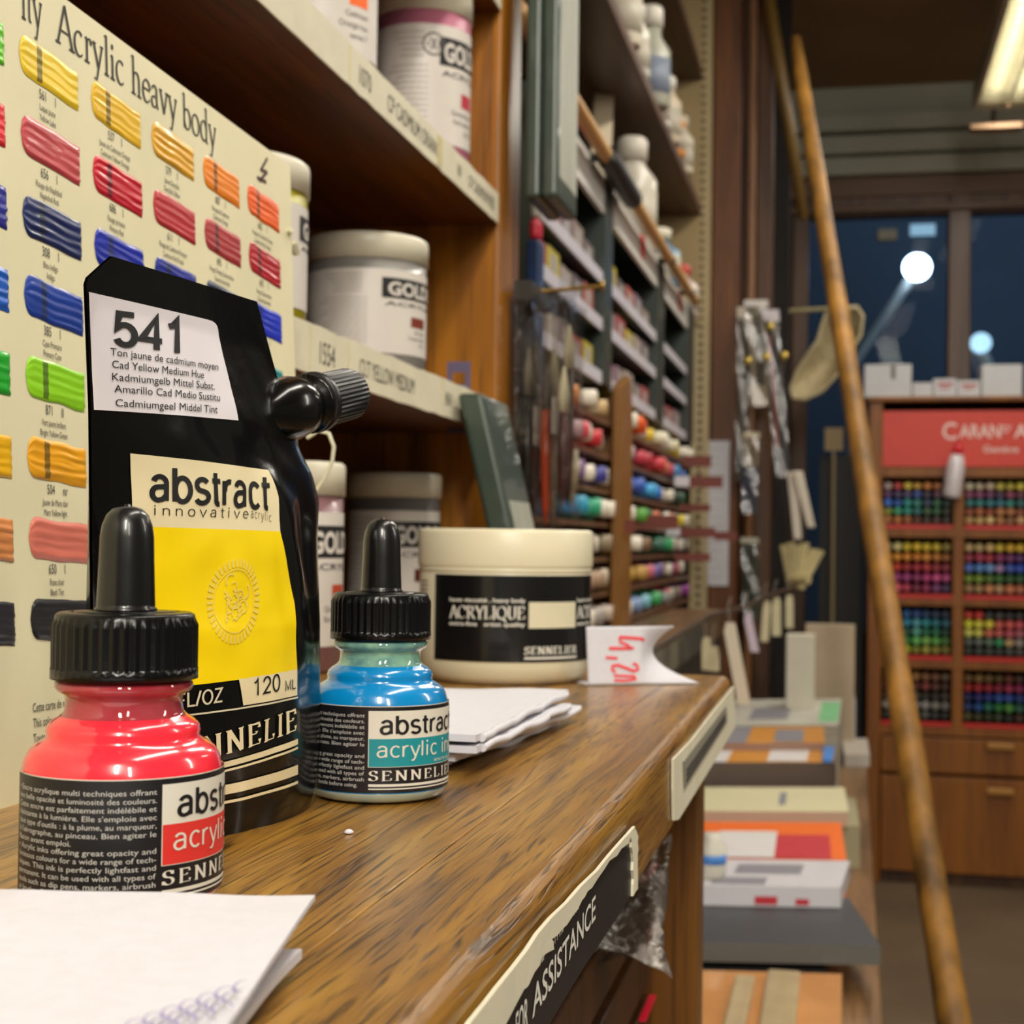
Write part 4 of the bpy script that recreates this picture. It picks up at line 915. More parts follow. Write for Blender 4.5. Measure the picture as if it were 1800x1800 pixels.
# ---- pastel rack
rk = thing('pastel_rack', 'brown wooden wall rack with sloping rows of coloured paint tubes', 'rack', (X2 - .06, 2.4, -.05))
yL, yR = 1.30, 3.36
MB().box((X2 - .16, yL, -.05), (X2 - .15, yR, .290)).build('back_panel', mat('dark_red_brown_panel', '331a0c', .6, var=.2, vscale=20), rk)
zsh = [.243, .195, .146, .100, .052, .004, -.046]
for k, zz in enumerate(zsh):
    MB().box((X2 - .150, yL, zz - .006), (X2 + .004, yR, zz)).build('shelf', mat('rack_shelf_front', '6b4a33', .4, coat=.2, var=.1, vscale=20), rk)
uy = at(1078, 800).y
up_ = MB(); up_.box((X2 - .150, uy - .012, -.05), (X2 + .005, uy + .012, .285)); up_.build('divider', mat('light_brown_wood', '85581f', .4, coat=.2, var=.12, vscale=30, stretch=(1, 1, .1)), rk)
MB().prism([(X2 + .006, uy - .055, -.05), (X2 + .006, uy + .06, -.05), (X2 + .006, uy + .06, .27), (X2 + .006, uy + .03, .318), (X2 + .006, uy - .055, .295)], (.014, 0, 0)).build('upright', mat('light_brown_wood', '85581f', .4, coat=.2, var=.12, vscale=30, stretch=(1, 1, .1)), rk, bevel=.002)
rows = [
 (['d8a050', 'd88a3a', 'e0702a', 'c9b890', 'd8c8a0', 'c8a878'], ['e0b818', 'f0c81c', 'e86018', 'e8501c', 'd8d0a8', 'e8c01c', 'e0d8b8', 'e87018', 'f0a018', 'd8d0b0', 'f0d010', 'f0d818', 'f0d010', 'e88018']),
 (['b89aa0', 'd04858', 'd8303c', 'c82a34', 'c84a4a', 'd86850'], ['a04078', 'b85a90', '8a3a70', 'c03848', 'b03040', 'c84858', 'c83a44', 'd8805a', 'c87868', 'b8485a', '4a8ac0', '58a8d0', '3a60b8', '3058a8']),
 (['b088b0', '9a78b8', '6a58b0', '4a48a8', '3c3c90', '5a4a98'], ['6a88b0', '88a8c8', '3858b0', '3a78d8', '2a88d8', '48a8e0', '3898d8', '2a58b8', '1e3a70', '2a2a50', '3a4a40', '3a5a44', '2a4a38', '28603c']),
 (['2a88c8', '38a0c8', '3aa890', '30a078', '2a7a60', '48a888'], ['38603a', '48783a', '3a8a48', '5aa040', '2a6a4a', '387838', 'c86a48', 'd88058', 'b8583a', 'c07050', 'e0c818', 'e8d020', 'c84820', 'b8502a']),
 (['8a6a58', 'a08068', '6a5a50', 'b0a090', '5a4a40', '8a7a60'], ['9a5a3a', 'b07a50', 'a88a60', 'c09a70', '8a6a50', '7a5a4a', '3a6a5a', '2a8a58', '30a060', '4a5a50', '5a4a60', '6a4a50', '4a3a40', '5a5048']),
 (['d8b0a0', 'c8a890', 'b89a80', 'a88870', '988060', 'c8b8a0'], ['d88868', 'd89870', 'c8a048', 'b8904a', 'd87880', 'c86878', '7a6aa8', '6a5a90', 'd8a068', 'c89058', '8a70a0', 'a05060', '9a9088', 'b0a898']),
 (['8a8a60', 'c8b81c', 'd8c81e', '98908a', 'a8a098', 'b8a898'], ['9a9068', 'a8a078', '7890b8', '88a0c8', '78b0c0', '48a068', '3a9858', '88a898', '8a8a88', 'd82a48', 'd03048', '7a6a60', 'b8a088', '8a2a88'])]
COLN = {}
def cname(h):
    r, g, b = [int(h[i:i+2], 16) for i in (0, 2, 4)]; mx, mn = max(r, g, b), min(r, g, b)
    if mx - mn < 34: return 'pale' if mx > 150 else 'grey' if mx > 90 else 'dark grey'
    import colorsys
    hh, ss, vv = colorsys.rgb_to_hsv(r/255, g/255, b/255); hh *= 360
    base = 'red' if hh < 14 or hh > 345 else 'orange' if hh < 38 else 'yellow' if hh < 65 else 'green' if hh < 165 else 'teal' if hh < 195 else 'blue' if hh < 250 else 'purple' if hh < 310 else 'pink'
    if ss < .35: base = 'pale ' + base if vv > .6 else 'dull ' + base
    elif vv < .45: base = 'dark ' + base
    return base
ORD = ('first', 'second', 'third', 'fourth', 'fifth', 'sixth', 'seventh', 'eighth', 'ninth', 'tenth', 'eleventh', 'twelfth', 'thirteenth', 'fourteenth')
ROWN = ('top', 'second', 'third', 'fourth', 'fifth', 'sixth', 'bottom')
random.seed(31)
def tube_thing(y, z, r, ln, cc, label, lift=0):
    mb = MB(); a = V((X2 - .108, y, z + r)); d = V((1, random.uniform(-.18, .18), lift)).normalized()
    mb.lathe([(r*.9, 0), (r, .004), (r, ln*.72), (r*.55, ln*.80), (r*.5, ln*.82)], a, 12, 0, axis=d)
    mb.lathe([(r*.62, ln*.82), (r*.66, ln*.83), (r*.6, ln), (.0004, ln)], a, 10, 1, axis=d)
    dk = 'e4dccb' if random.random() < .3 else cc
    mb.build('paint_tube', [mat('tube_%s' % cc, cc, .4, coat=.25), mat('cap_%s' % dk, dk, .4)], label=label, cat='paint tube', group='paint tubes in the wall rack')
for k in range(7):
    z = zsh[k]
    for side in (0, 1):
        L_ = rows[k][side]; n = len(L_)
        y0 = (at(1000, 700).y if side == 0 else uy + .06); y1 = (uy - .06 if side == 0 else 3.30)
        for i, cc in enumerate(L_):
            f = (i + .5) / n; y = y0 + (y1 - y0) * (f if side == 0 else f ** 1.05); r = min(.0202, (y1-y0)/n*.44) * random.uniform(.88, 1.0)
            if side == 0: w_ = '%s left of the rack upright' % ORD[n-1-i]
            else: w_ = '%s right of the rack upright' % ORD[i]
            tube_thing(y, z + .0003, r, random.uniform(.105, .125), cc, '%s paint tube, %s rack row, %s' % (cname(cc), ROWN[k], w_))
# ledge in front of the rack
lg = thing('wall_ledge', 'brown wooden ledge below the paint tube rack with dark front strip', 'ledge', (-.25, 2.3, -.10))
lx = P(1190, 1112, z=-.052).x; lx2 = P(1300, 1075, z=-.052).x; le = 2.95
MB().box((X2 + .008, 1.30, -.10), (lx, le, -.052)).build('board', wood('ledge_wood', '4a3016', '6f4d26', '866034', 1, 40, .4, .4, .2), lg, bevel=.002)
MB().box((lx + .0005, 1.34, -.098), (lx + .0045, le - .4, -.058)).build('front_strip', mat('dark_plastic_strip', '2b2c2a', .35, coat=.3, var=.15, vscale=30), lg, label='dark plastic front strip')
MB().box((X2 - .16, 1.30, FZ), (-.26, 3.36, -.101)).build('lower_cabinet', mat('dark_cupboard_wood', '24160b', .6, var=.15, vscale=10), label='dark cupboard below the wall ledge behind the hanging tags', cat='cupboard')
# peg rail, end post and farther posts
rl = MB(); ry = at(1232, 500).y; xw = .012
xa, xb = P(1217, 500, y=ry).x, P(1248, 500, y=ry).x
rl.box((xa, ry, -.35), (xb, ry + .02, 1.46), 0)
for i in range(90): rl.box((xa + (xb-xa)*.40, ry - .0006, -.33 + i*.02), (xa + (xb-xa)*.62, ry, -.321 + i*.02), 1)
rl.build('peg_rail', [mat('cream_metal_rail', 'b09d74', .5), mat('rail_slot_black', '2a2216', .6)], label='cream slotted metal rail running up beside the wide wooden post', cat='rail')
def post(pxa, pxb, rec, d, z0, z1, m, name, label):
    a = P(pxa, 600, y=3.62).x; b = P(pxb, 600, y=3.62).x - .0008
    return MB().box((a, 3.62 + rec, z0), (b, 3.62 + rec + d, z1)).build(name, m, label=label, cat='post', bevel=.004)
post(1249, 1300, 0, .07, FZ, 1.498, wood('brown_post_wood', '4e2a08', '683a10', '804c18', 2, 30, .5, .4, .04), 'wooden_post', 'wide brown wooden post right of the cream rail')
post(1300, 1312, .03, .05, FZ, 1.498, DARKWOOD, 'wooden_post', 'narrow dark groove strip on the edge of the wide wooden post')
post(1312, 1326, .005, .06, FZ, 1.498, wood('pale_moulding_wood', '6a4426', '80552f', '96683c', 2, 30, .4, .4, .15), 'wooden_post', 'slim lighter brown moulding beside the wide wooden post')
post(1326, 1356, .025, .06, FZ, 1.498, DARKWOOD, 'wooden_post', 'dark brown post behind the hanging clear brush packs')
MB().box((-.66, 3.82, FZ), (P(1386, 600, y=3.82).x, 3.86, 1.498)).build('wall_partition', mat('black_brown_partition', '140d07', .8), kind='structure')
# upper shelves with bottles
ws = thing('wall_shelf', 'brown wooden upper wall shelves above the green displays carrying white bottles', 'shelf', (-.45, 2.3, .8))
zu = (P(1229, 348, x=X2).z + P(1055, 0, x=X2).z) / 2; zu2 = P(1232, 130, x=X2).z
for zz in (zu, zu2): MB().box((-.655, 1.25, zz), (X2, ry - .01, zz + .022)).build('shelf', wood('upper_shelf_wood', '3a200c', '55331a', '6a4324', 1, 30, .5, .3, .1), ws, bevel=.002)
MB().box((-.66, 1.25, -.05), (-.655, ry + .1, 1.46)).build('back_panel', DARKWOOD, ws)
MB().box((-.655, ry - .008, .58), (X2 - .002, ry + .004, 1.46)).build('end_panel', mat('cream_end_panel', 'a58f63', .6, var=.1, vscale=8), ws, label='cream end panel')
def bottle(px, X, z, h, r, body, capc, label, ratio=.6, pump=False):
    p = P(px, 500, x=X); t = thing('bottle', label, 'bottle', (X, p.y, z), 0, 'bottles on the upper wall shelves')
    MB().lathe([(r*.9, 0), (r, .004), (r, h*ratio), (r*.55, h*(ratio+.14)), (r*.5, h*.80)], (X, p.y, z), 20).build('body', mat('bottle_%s' % body, body, .4, coat=.2), t)
    MB().lathe([(r*.62, h*.80), (r*.62, h*.97), (r*.5, h), (.0005, h)], (X, p.y, z), 16).build('cap', mat('bottle_cap_%s' % capc, capc, .4), t)
    if ratio > .5: MB().lathe([(r*1.01, h*.12), (r*1.01, h*ratio*.85)], (X, p.y, z), 20).build('label', mat('bottle_label_%s' % body, '7a8494' if pump else 'b5ad9c', .5), t)
zt1 = zu + .0225
bottle(1088, -.352, zt1, .16, .032, 'd8d0bc', 'd8d0bc', 'large cream bottle cut by the top of the frame on the upper wall shelf')
bottle(1113, -.352, zt1, .128, .024, 'c8c4b4', 'd8d4c8', 'small white capped bottle left of the tall bottle on the upper wall shelf')
bottle(1139, -.350, zt1, .185, .036, 'a8a898', 'd8d2c4', 'tall clear bottle with big white cap on the upper wall shelf', .55, True)
bottle(1157, -.348, zt1, .12, .02, 'd0ccc0', 'd8d4c8', 'short white bottle right of the tall bottle on the upper wall shelf')
bottle(1168, -.350, zt1, .135, .03, 'c8b8a0', 'd4cfc4', 'round white capped bottle in the row end of the upper wall shelf')
bottle(1180, -.348, zt1, .115, .026, 'd89048', 'd8d4c8', 'orange labelled bottle with white cap on the upper wall shelf')
bottle(1192, -.350, zt1, .125, .03, 'd0c8b0', 'c8c0a8', 'last cream bottle at the far end of the upper wall shelf')
zt0 = .5805
bottle(1108, -.372, zt0, .205, .045, 'bab3a4', 'c9c2b4', 'large grey white bottle standing on the green displays', .62)
bottle(1152, -.372, zt0, .118, .05, '4a7a98', 'd8d0b8', 'jar with cream lid and blue label standing on the green displays')
bottle(1172, -.372, zt0, .10, .042, 'd0c890', 'c8ccc8', 'pale yellow jar with grey lid standing on the green displays')
bottle(1190, -.374, zt0, .12, .05, 'd8c8bc', 'd05048', 'white jar with reddish cap at the far end of the green displays')
# curved pale card in the dark upper bay
mb = MB(); a = P(1052, 116, x=-.42); b = P(1040, 232, x=-.42)
mb.grid(lambda u, v: V((-.42 + .03*u, a.y + (b.y-a.y)*v - .10*math.sin(v*1.6) * (1 - v) + .05*u*(v+.2), .5805 + (a.z - .5805)*(1-v) ** 1.0)), 6, 14)
mb.build('curled_card', mat('pale_card', 'b8a88c', .6), label='curled pale card standing in the dark bay above the first green display', cat='card', solid=.001)
# price flags on wire pegs
MAR = mat('maroon_tag_card', '6e2f22', .5, var=.15, vscale=60)
for (x0, y0, x1, y1, Y, wb, lb) in ((1036, 913, 1116, 937, 2.2, 0, 'lower left maroon price flag before the rack upright'), (1119, 905, 1192, 930, 2.5, 0, 'maroon price flag right of the rack upright at the fifth row'), (1195, 927, 1257, 945, 2.9, 1, 'maroon price flag with white end crossing the cream rail low down'), (1256, 934, 1296, 950, 3.1, 0, 'rightmost maroon price flag crossing the wide post'), (1212, 837, 1270, 857, 2.9, 1, 'maroon price flag with white end crossing the cream rail higher up'), (1195, 886, 1248, 899, 3.0, 0, 'thin brownish price flag on the cream rail between two others'), (1187, 972, 1248, 987, 2.9, 0, 'lowest maroon price flag on the cream rail'), (1200, 801, 1250, 821, 3.1, 0, 'topmost maroon price flag on the cream rail')):
    a = P(x0, y0, y=Y); b = P(x1, y1, y=Y)
    t = thing('price_flag', lb, 'price flag', ((a.x+b.x)/2, Y, b.z), 0, 'maroon price flags on wire pegs')
    MB().box((a.x, Y, b.z), (b.x, Y + .002, a.z)).build('flag', MAR, t)
    if wb: MB().box((a.x - .028, Y, b.z + .002), (a.x, Y + .002, a.z)).build('white_end', PAPER, t)
    ye = ry if Y > 2.4 else Y; xe = (xa + xb) / 2 if Y > 2.4 else X2 - .1
    c_ = V(((a.x+b.x)/2, Y + .002, (a.z+b.z)/2)); MB().tube([c_, V((xe, ye, c_.z))], .0016, 6).build('wire', mat('dull_wire', '8a8278', .4, .8), t)
# white paper list on the post
a = P(1242, 775, y=3.615); b = P(1280, 1030, y=3.615)
mb = MB().box((a.x, 3.614, b.z), (b.x, 3.6155, a.z), 0); 
for k in range(16): mb.box((a.x + .006, 3.6136, b.z + .02 + k*.02), (b.x - .01 - .006*(k % 3), 3.614, b.z + .0225 + k*.02), 1)
mb.build('paper_list', [PAPER, mat('faint_list_print', 'b9b4b0', .6)], label='long white paper list pinned to the wide wooden post', cat='paper list')
# ================================================================== LOW TABLE WITH SKETCHBOOKS
TZ = -.36
tb = thing('display_table', 'low brown wooden display counter covered with sketchbooks along the aisle', 'table', (-.12, 2.3, FZ))
ra = P(1545, 1790, z=TZ); rb_ = P(1521, 1298, z=TZ)
MB().prism([(-.255, .95, TZ - .03), (ra.x, .95, TZ - .03), (rb_.x, rb_.y, TZ - .03), (-.255, rb_.y, TZ - .03)], (0, 0, .03)).build('top', wood('pale_worn_table', '5a4026', '7a5a38', '8f6c46', 1, 40, .4, .35, .15), tb, bevel=.003)
MB().box((-.25, 1.0, FZ), (ra.x - .035, rb_.y - .05, TZ - .0301)).build('base', DARKWOOD, tb)
def slab(name, label, cat, zt, th, front, back, m, m_side=None, lx=None, group=None, extra=None, bevel=.0015):
    """flat item: front edge pixels (xl, xr, y), back edge (xl, xr, y), top height zt"""
    a = P(front[0], front[2], z=zt); b = P(front[1], front[2], z=zt); c = P(back[1], back[2], z=zt); d = P(back[0], back[2], z=zt)
    if lx is not None: a.x = d.x = lx
    mb = MB(); vs = [V((p.x, p.y, zt - th)) for p in (a, b, c, d)] + [a, b, c, d]
    mb.add(vs, [(3,2,1,0),(4,5,6,7)], 0); mb.add(vs, [(0,1,5,4),(1,2,6,5),(2,3,7,6),(3,0,4,7)], 1 if m_side else 0)
    if extra: extra(mb, lambda u, v, o=.0006: a.lerp(b, u).lerp(d.lerp(c, u), v) + V((0, 0, o)), lambda u, v, o=.0006: V((a.x, a.y, zt - th)).lerp(V((b.x, b.y, zt - th)), u) + V((0, -o, th * v)))
    return mb.build(name, [m, m_side or m] + EXM, label=label, cat=cat, group=group, bevel=bevel)
EXM = [mat('white_sticker', 'dcd8d6', .5), INKBLACK, mat('crimson_cover', 'c8323e', .45), mat('orange_print', 'd88a30', .5), mat('green_leaf_print', '7ac08a', .5), mat('grey_print', '8a8890', .5)]
def q(mb, f, u0, v0, u1, v1, m, o=.0006): mb.add([f(u0, v0, o), f(u1, v0, o), f(u1, v1, o), f(u0, v1, o)], [(0, 1, 2, 3)], m)
lxx = -.235
# support stacks so that every book lies on something; heights run along the table
slab('kraft_pad', 'orange brown kraft paper pad in cellophane nearest on the low counter', 'pad', -.325, .034, (1200, 1478, 1850), (1200, 1480, 1712), mat('kraft_orange', 'c98a4a', .4, coat=.5, var=.08, vscale=20), lx=lxx)
for k, (x, w_, y, hh) in enumerate(((1262, 66, 1730, 120), (1330, 78, 1722, 110))):
    z_ = -.3235; a = P(x, y + hh, z=z_); b = P(x + w_, y, z=z_)
    MB().box((a.x, min(a.y, b.y), z_ - .0013), (b.x, max(a.y, b.y), z_ + .008)).build('envelope_pack', mat('beige_envelope', 'b8a27a', .35, coat=.5, var=.1, vscale=30), label=('left', 'right')[k] + ' beige envelope pack in cellophane lying on the orange brown pad', cat='envelope pack', rz=(.12, -.10)[k], bevel=.002, group='envelope packs')
slab('flat_portfolio', 'thin dark portfolio lying under the large black portfolio', 'portfolio', -.336, .022, (1200, 1452, 1712), (1200, 1450, 1620), mat('dark_grey_board', '2c2b2b', .4, coat=.3), lx=lxx)
slab('black_portfolio', 'large black portfolio sticking out over the edge of the low counter', 'portfolio', -.312, .018, (1200, 1549, 1664), (1200, 1492, 1578), mat('charcoal_board', '37373a', .55, var=.06), mat('portfolio_edge', '6a6862', .4, coat=.4), lx=lxx)
slab('white_pad', 'white paper pad with barcode print lying behind the black portfolio', 'pad', -.290, .0215, (1200, 1478, 1560), (1200, 1494, 1513), mat('pad_white', 'd8d5da', .45, coat=.3), lx=lxx, extra=lambda mb, top, fr: (q(mb, top, .50, .45, .80, .80, 7), q(mb, top, .42, .05, .66, .30, 7), q(mb, fr, .62, .1, .72, .5, 4), q(mb, fr, .80, .1, .86, .4, 4)))
slab('orange_block', 'orange sketch block with crimson band and white label on the low counter', 'sketch block', -.290, .0695, (1200, 1488, 1511), (1200, 1478, 1446), mat('vivid_orange_cover', 'f2701c', .45), lx=lxx, extra=lambda mb, top, fr: (q(mb, top, 0, .0, .93, .62, 4), q(mb, top, .36, 0, .66, .70, 2, .0012)))
slab('grey_green_book', 'grey green book sticking out right under the cream sketchbook', 'book', -.3025, .057, (1200, 1512, 1452), (1200, 1503, 1402), mat('grey_green_cover', '9a9474', .5), lx=lxx)
slab('cream_sketchbook', 'thick cream sketchbook lying behind the orange block', 'sketchbook', -.282, .020, (1200, 1492, 1427), (1200, 1484, 1384), mat('cream_cover', 'd6cfa8', .5), mat('cream_edge', 'c8a890', .5), lx=lxx, extra=lambda mb, top, fr: (q(mb, top, .62, .25, .66, .75, 7),), bevel=.005)
slab('plastic_wrapped_pad', 'white plastic wrapped pads under the ochre box', 'pad', -.3005, .059, (1200, 1466, 1383), (1200, 1470, 1352), mat('wrapped_white', 'b8b0aa', .3, coat=.5, var=.2, vscale=60), lx=lxx)
slab('ochre_box', 'ochre and white box with dark front on the low counter', 'box', -.250, .050, (1200, 1466, 1340), (1200, 1470, 1314), mat('ochre_print', 'cf8c34', .5), mat('dark_brown_side', '574740', .5), lx=lxx, extra=lambda mb, top, fr: (q(mb, top, .56, .05, .82, .95, 2), q(mb, top, 0, 0, .30, 1, 2)), bevel=.002)
slab('picture_book', 'ochre and lilac picture book lying behind the ochre box', 'book', -.2375, .012, (1200, 1450, 1306), (1200, 1448, 1277), mat('ochre_print', 'cf8c34', .5), mat('brown_side', '9a7a6a', .5), lx=lxx, extra=lambda mb, top, fr: (q(mb, top, .62, .05, .84, .8, 7), q(mb, top, 0, 0, .42, 1, 7)))
slab('blue_block', 'small sky blue block at the right end of the ochre box', 'block', -.2445, .005, (1446, 1464, 1334), (1448, 1468, 1312), mat('sky_blue', '4a8ad8', .5))
slab('grey_white_pad', 'grey white pad sticking out at the right edge of the low counter', 'pad', -.335, .0245, (1484, 1529, 1326), (1480, 1524, 1298), mat('grey_white_cover', 'b6aea2', .5), bevel=.002)
slab('paper_ream', 'stack of grey white paper with green printed corner', 'paper stack', -.241, .1185, (1200, 1474, 1274), (1200, 1480, 1228), mat('grey_paper_top', 'c2beb2', .5, var=.15, vscale=12), mat('grey_paper_side', 'a19a8a', .6, var=.2, vscale=60, stretch=(.2, .2, 4)), lx=lxx, extra=lambda mb, top, fr: (q(mb, top, .84, .1, .99, .85, 6), q(mb, top, .3, .2, .6, .6, 7)))
slab('white_paper_heap', 'heap of white paper beside the tall white box', 'paper stack', -.262, .0975, (1436, 1504, 1236), (1436, 1498, 1190), mat('soft_white_paper', 'cdc6cc', .6), bevel=.008)
def upright(name, label, cat, x0, x1, y0, y1, Y, d, m, rz=0, bevel=.002, extra=None):
    a = P(x0, y1, y=Y); b = P(x1, y0, y=Y); mb = MB().box((a.x, Y, a.z), (b.x, Y + d, b.z))
    if extra: extra(mb, a, b)
    return mb.build(name, [m] + EXM, label=label, cat=cat, rz=0, bevel=bevel)
yb = P(1400, 1246, z=-.2405).y
upright('white_carton', 'tall slim white carton standing on the grey paper stack', 'carton', 1381, 1432, 1116, 1246, yb, .05, mat('carton_white', 'cfc9b6', .5, var=.03))
bq = P(1416, 1096, y=3.30); bq2 = P(1503, 1096, y=3.30)
MB().box((bq.x, 3.30, TZ + .0004), (bq2.x, 3.318, bq.z)).build('beige_board', mat('beige_board_face', 'b3a086', .55, var=.04), label='beige board standing upright behind the tall white carton', cat='board', bevel=.002)
c = P(1250, 1542, z=-.2898); t = thing('glue_bottle', 'white bottle with sky blue band cut by the wooden cabinet end', 'bottle', (c.x, c.y, c.z))
MB().lathe([(.001, 0), (.014, 0), (.016, .003), (.016, .034), (.009, .041), (.009, .048), (.001, .048)], c, 24).build('body', mat('bottle_white', 'd4d0c2', .4), t)
MB().lathe([(.0163, .016), (.0163, .026)], c, 24).build('band', mat('sky_blue', '4a8ad8', .5), t)

# ================================================================== HANGING TAGS BELOW THE LEDGE
def tag(name, label, px0, px1, y0, y1, Y, m, lean=0, group='cream tags hanging below the ledge'):
    a = P(px0, y0, y=Y); b = P(px1, y1, y=Y); w_ = (b.x - a.x); x0 = a.x
    t = thing(name, label, 'tag', (x0 + w_/2, Y, b.z), 0, group)
    sl = P(px0 + lean, y1, y=Y).x - x0
    pts = [(x0 + .15*w_, Y, a.z), (x0 + .85*w_, Y, a.z), (x0 + w_, Y, a.z - .012), (x0 + w_ + sl, Y, b.z), (x0 + sl, Y, b.z), (x0, Y, a.z - .012)]
    MB().prism(pts[::-1], (0, -.002, 0)).build('card', m, t)
    MB().tube([(x0 + w_/2, Y - .001, a.z - .006), (x0 + w_/2 - .004, Y, a.z + .02), (x0 + w_/2, Y + .004, a.z + .034)], .0012, 6).build('string', mat('dull_wire', '8a8278', .4, .8), t)
ctag = mat('cream_tag_card', 'cfc5a0', .55, var=.06, vscale=40)
tag('hanging_tag', 'cream tag hanging leftmost behind the counter end, near the white price slip', 1234, 1250, 1120, 1178, 2.3, ctag)
tag('hanging_tag', 'second small cream tag from the left behind the counter end', 1249, 1264, 1136, 1180, 2.36, ctag)
tag('hanging_tag', 'longest cream tag hanging slanted just right of the counter corner', 1273, 1294, 1094, 1238, 2.1, mat('cream_tag_pale', 'd6ceb6', .55), 24)
tag('hanging_tag', 'lilac white tag hanging right of the longest cream tag', 1308, 1322, 1076, 1146, 2.5, mat('lilac_white_card', 'c3b6c4', .55), 12)
tag('hanging_tag', 'short cream tag behind the lilac white tag', 1341, 1354, 1056, 1128, 2.9, ctag, -4)
tag('hanging_tag', 'cream tag right of the short one under the brush packs', 1357, 1372, 1050, 1118, 3.0, ctag)
tag('hanging_tag', 'rightmost cream tag hanging under the fan of pale sticks', 1381, 1394, 1046, 1104, 3.1, ctag)
br = P(1350, 1046, y=3.1)
mb = MB().tube([(lx + .002, 1.75, -.058), (lx + .05, 2.1, P(1280, 1084, y=2.1).z), (P(1314, 1070, y=2.5).x, 2.505, P(1314, 1066, y=2.5).z), (P(1347, 1048, y=2.9).x, 2.905, P(1347, 1047, y=2.9).z), (P(1386, 1038, y=3.1).x, 3.105, P(1386, 1037, y=3.1).z), (P(1400, 1030, y=3.4).x, 3.819, P(1400, 1030, y=3.4).z)], .004, 8)
mb.build('tag_rail', mat('brown_metal', '4a3a28', .4, .6), label='thin brown rail carrying the cream tags beside the ledge', cat='rail')

# ================================================================== BRUSH PACKS ON THE FAR POST
def fpack(label, x0, x1, y0, y1, Y, lean, cardtop, body, foot, fy, brushes):
    """clear brush sleeve facing the aisle: pixel box at depth Y, leaning by pixels"""
    a = P(x0, y0, y=Y); b = P(x1, y1, y=Y); H = a.z - b.z; W = b.x - a.x
    sl = (P(x0 + lean, y1, y=Y).x - a.x) / H
    X = lambda x, z: x + sl * (a.z - z)
    t = thing('brush_pack', label, 'brush pack', (X(a.x + W/2, b.z), Y, b.z), 0, 'brush packs hanging on the far post')
    def pb(name, m, u0, u1, f0, f1, yo, d, par=t, **k):
        z0, z1 = a.z - H*f1, a.z - H*f0; xx0, xx1 = a.x + W*u0, a.x + W*u1
        return MB().hexa([(X(xx0,z0), Y+yo, z0), (X(xx1,z0), Y+yo, z0), (X(xx1,z0), Y+yo+d, z0), (X(xx0,z0), Y+yo+d, z0)], [(X(xx0,z1), Y+yo, z1), (X(xx1,z1), Y+yo, z1), (X(xx1,z1), Y+yo+d, z1), (X(xx0,z1), Y+yo+d, z1)]).build(name, m, par, **k)
    pb('backing_card', mat('fcard_%s' % body, body, .5, var=.1), .06, .94, .06, .98, 0, .002)
    pb('header', mat('fcard_%s' % cardtop, cardtop, .5), 0, 1, 0, .07, -.004, .010)
    pb('foot_label', mat('fcard_%s' % foot, foot, .45, var=.08), .05, .95, fy, .99, -.0075, .001)
    MB().grid(lambda u, v: V((X(a.x + W*u, b.z + H*v), Y - .012 - .002*math.sin(6*u + 11*v), b.z + H*.95*v)), 6, 16).build('sleeve', CLR, t)
    for i, hc in enumerate(brushes):
        u = (i + .8) / (len(brushes) + .6); x = a.x + W*u; z0, z1 = a.z - H*.96, a.z - H*.15
        MB().tube([(X(x, z0), Y - .004, z0), (X(x, (z0+z1)/2), Y - .004, (z0+z1)/2), (X(x, z1), Y - .004, z1)], W*.07, 8, 0, W*.05).build('brush', mat('fbrush_%s' % hc, hc, .4, coat=.3), t)
fpack('leftmost long clear brush pack on the far post, dark handles', 1296, 1318, 540, 850, 3.60, -3, 'd0c6b4', '6a6252', '3a3c38', .80, ['8a8474', '1c1a18'])
fpack('clear brush pack with red spot on white header on the far post', 1308, 1348, 528, 715, 3.52, 10, 'd8d2cc', '8a8474', 'c8b898', .80, ['d8d0b8', '2a2824', 'c8bca0'])
fpack('dark brush pack with coral stripes hanging on the far post', 1340, 1366, 545, 840, 3.46, 22, 'cfc9d0', '4a4c4e', '2c3440', .82, ['c8463c', '1c1c1c'])
fpack('brush pack with navy foot label and red corner on the far post', 1306, 1334, 760, 905, 3.40, -4, 'b8aa90', '8a7a64', '1c2a4c', .42, ['c8bca0', '6a5040'])
fpack('dark green pencil pack hanging low on the far post', 1302, 1332, 945, 1090, 3.36, 4, 'a8a494', '2c3a2e', '3a4438', .75, ['2a3a2c', '33442f'])
for k, (x, y, ln) in enumerate(((1392, 830, 118), (1402, 828, 100))):
    a = P(x, y, y=3.42); b = P(x + (10, 24)[k], y + ln, y=3.42); w_ = .011
    MB().hexa([(b.x - w_*.8, 3.42 - k*.012, b.z), (b.x + w_*.8, 3.42 - k*.012, b.z), (b.x + w_*.8, 3.428 - k*.012, b.z), (b.x - w_*.8, 3.428 - k*.012, b.z)], [(a.x - w_, 3.42 - k*.012, a.z), (a.x + w_, 3.42 - k*.012, a.z), (a.x + w_, 3.428 - k*.012, a.z), (a.x - w_, 3.428 - k*.012, a.z)]).build('bone_folder', mat('bone_white', 'cfc4b4', .45), label=('left slim white blade hanging above the fan of pale sticks', 'right slanted white blade hanging above the fan of pale sticks')[k], cat='blade', bevel=.003, group='white blades')
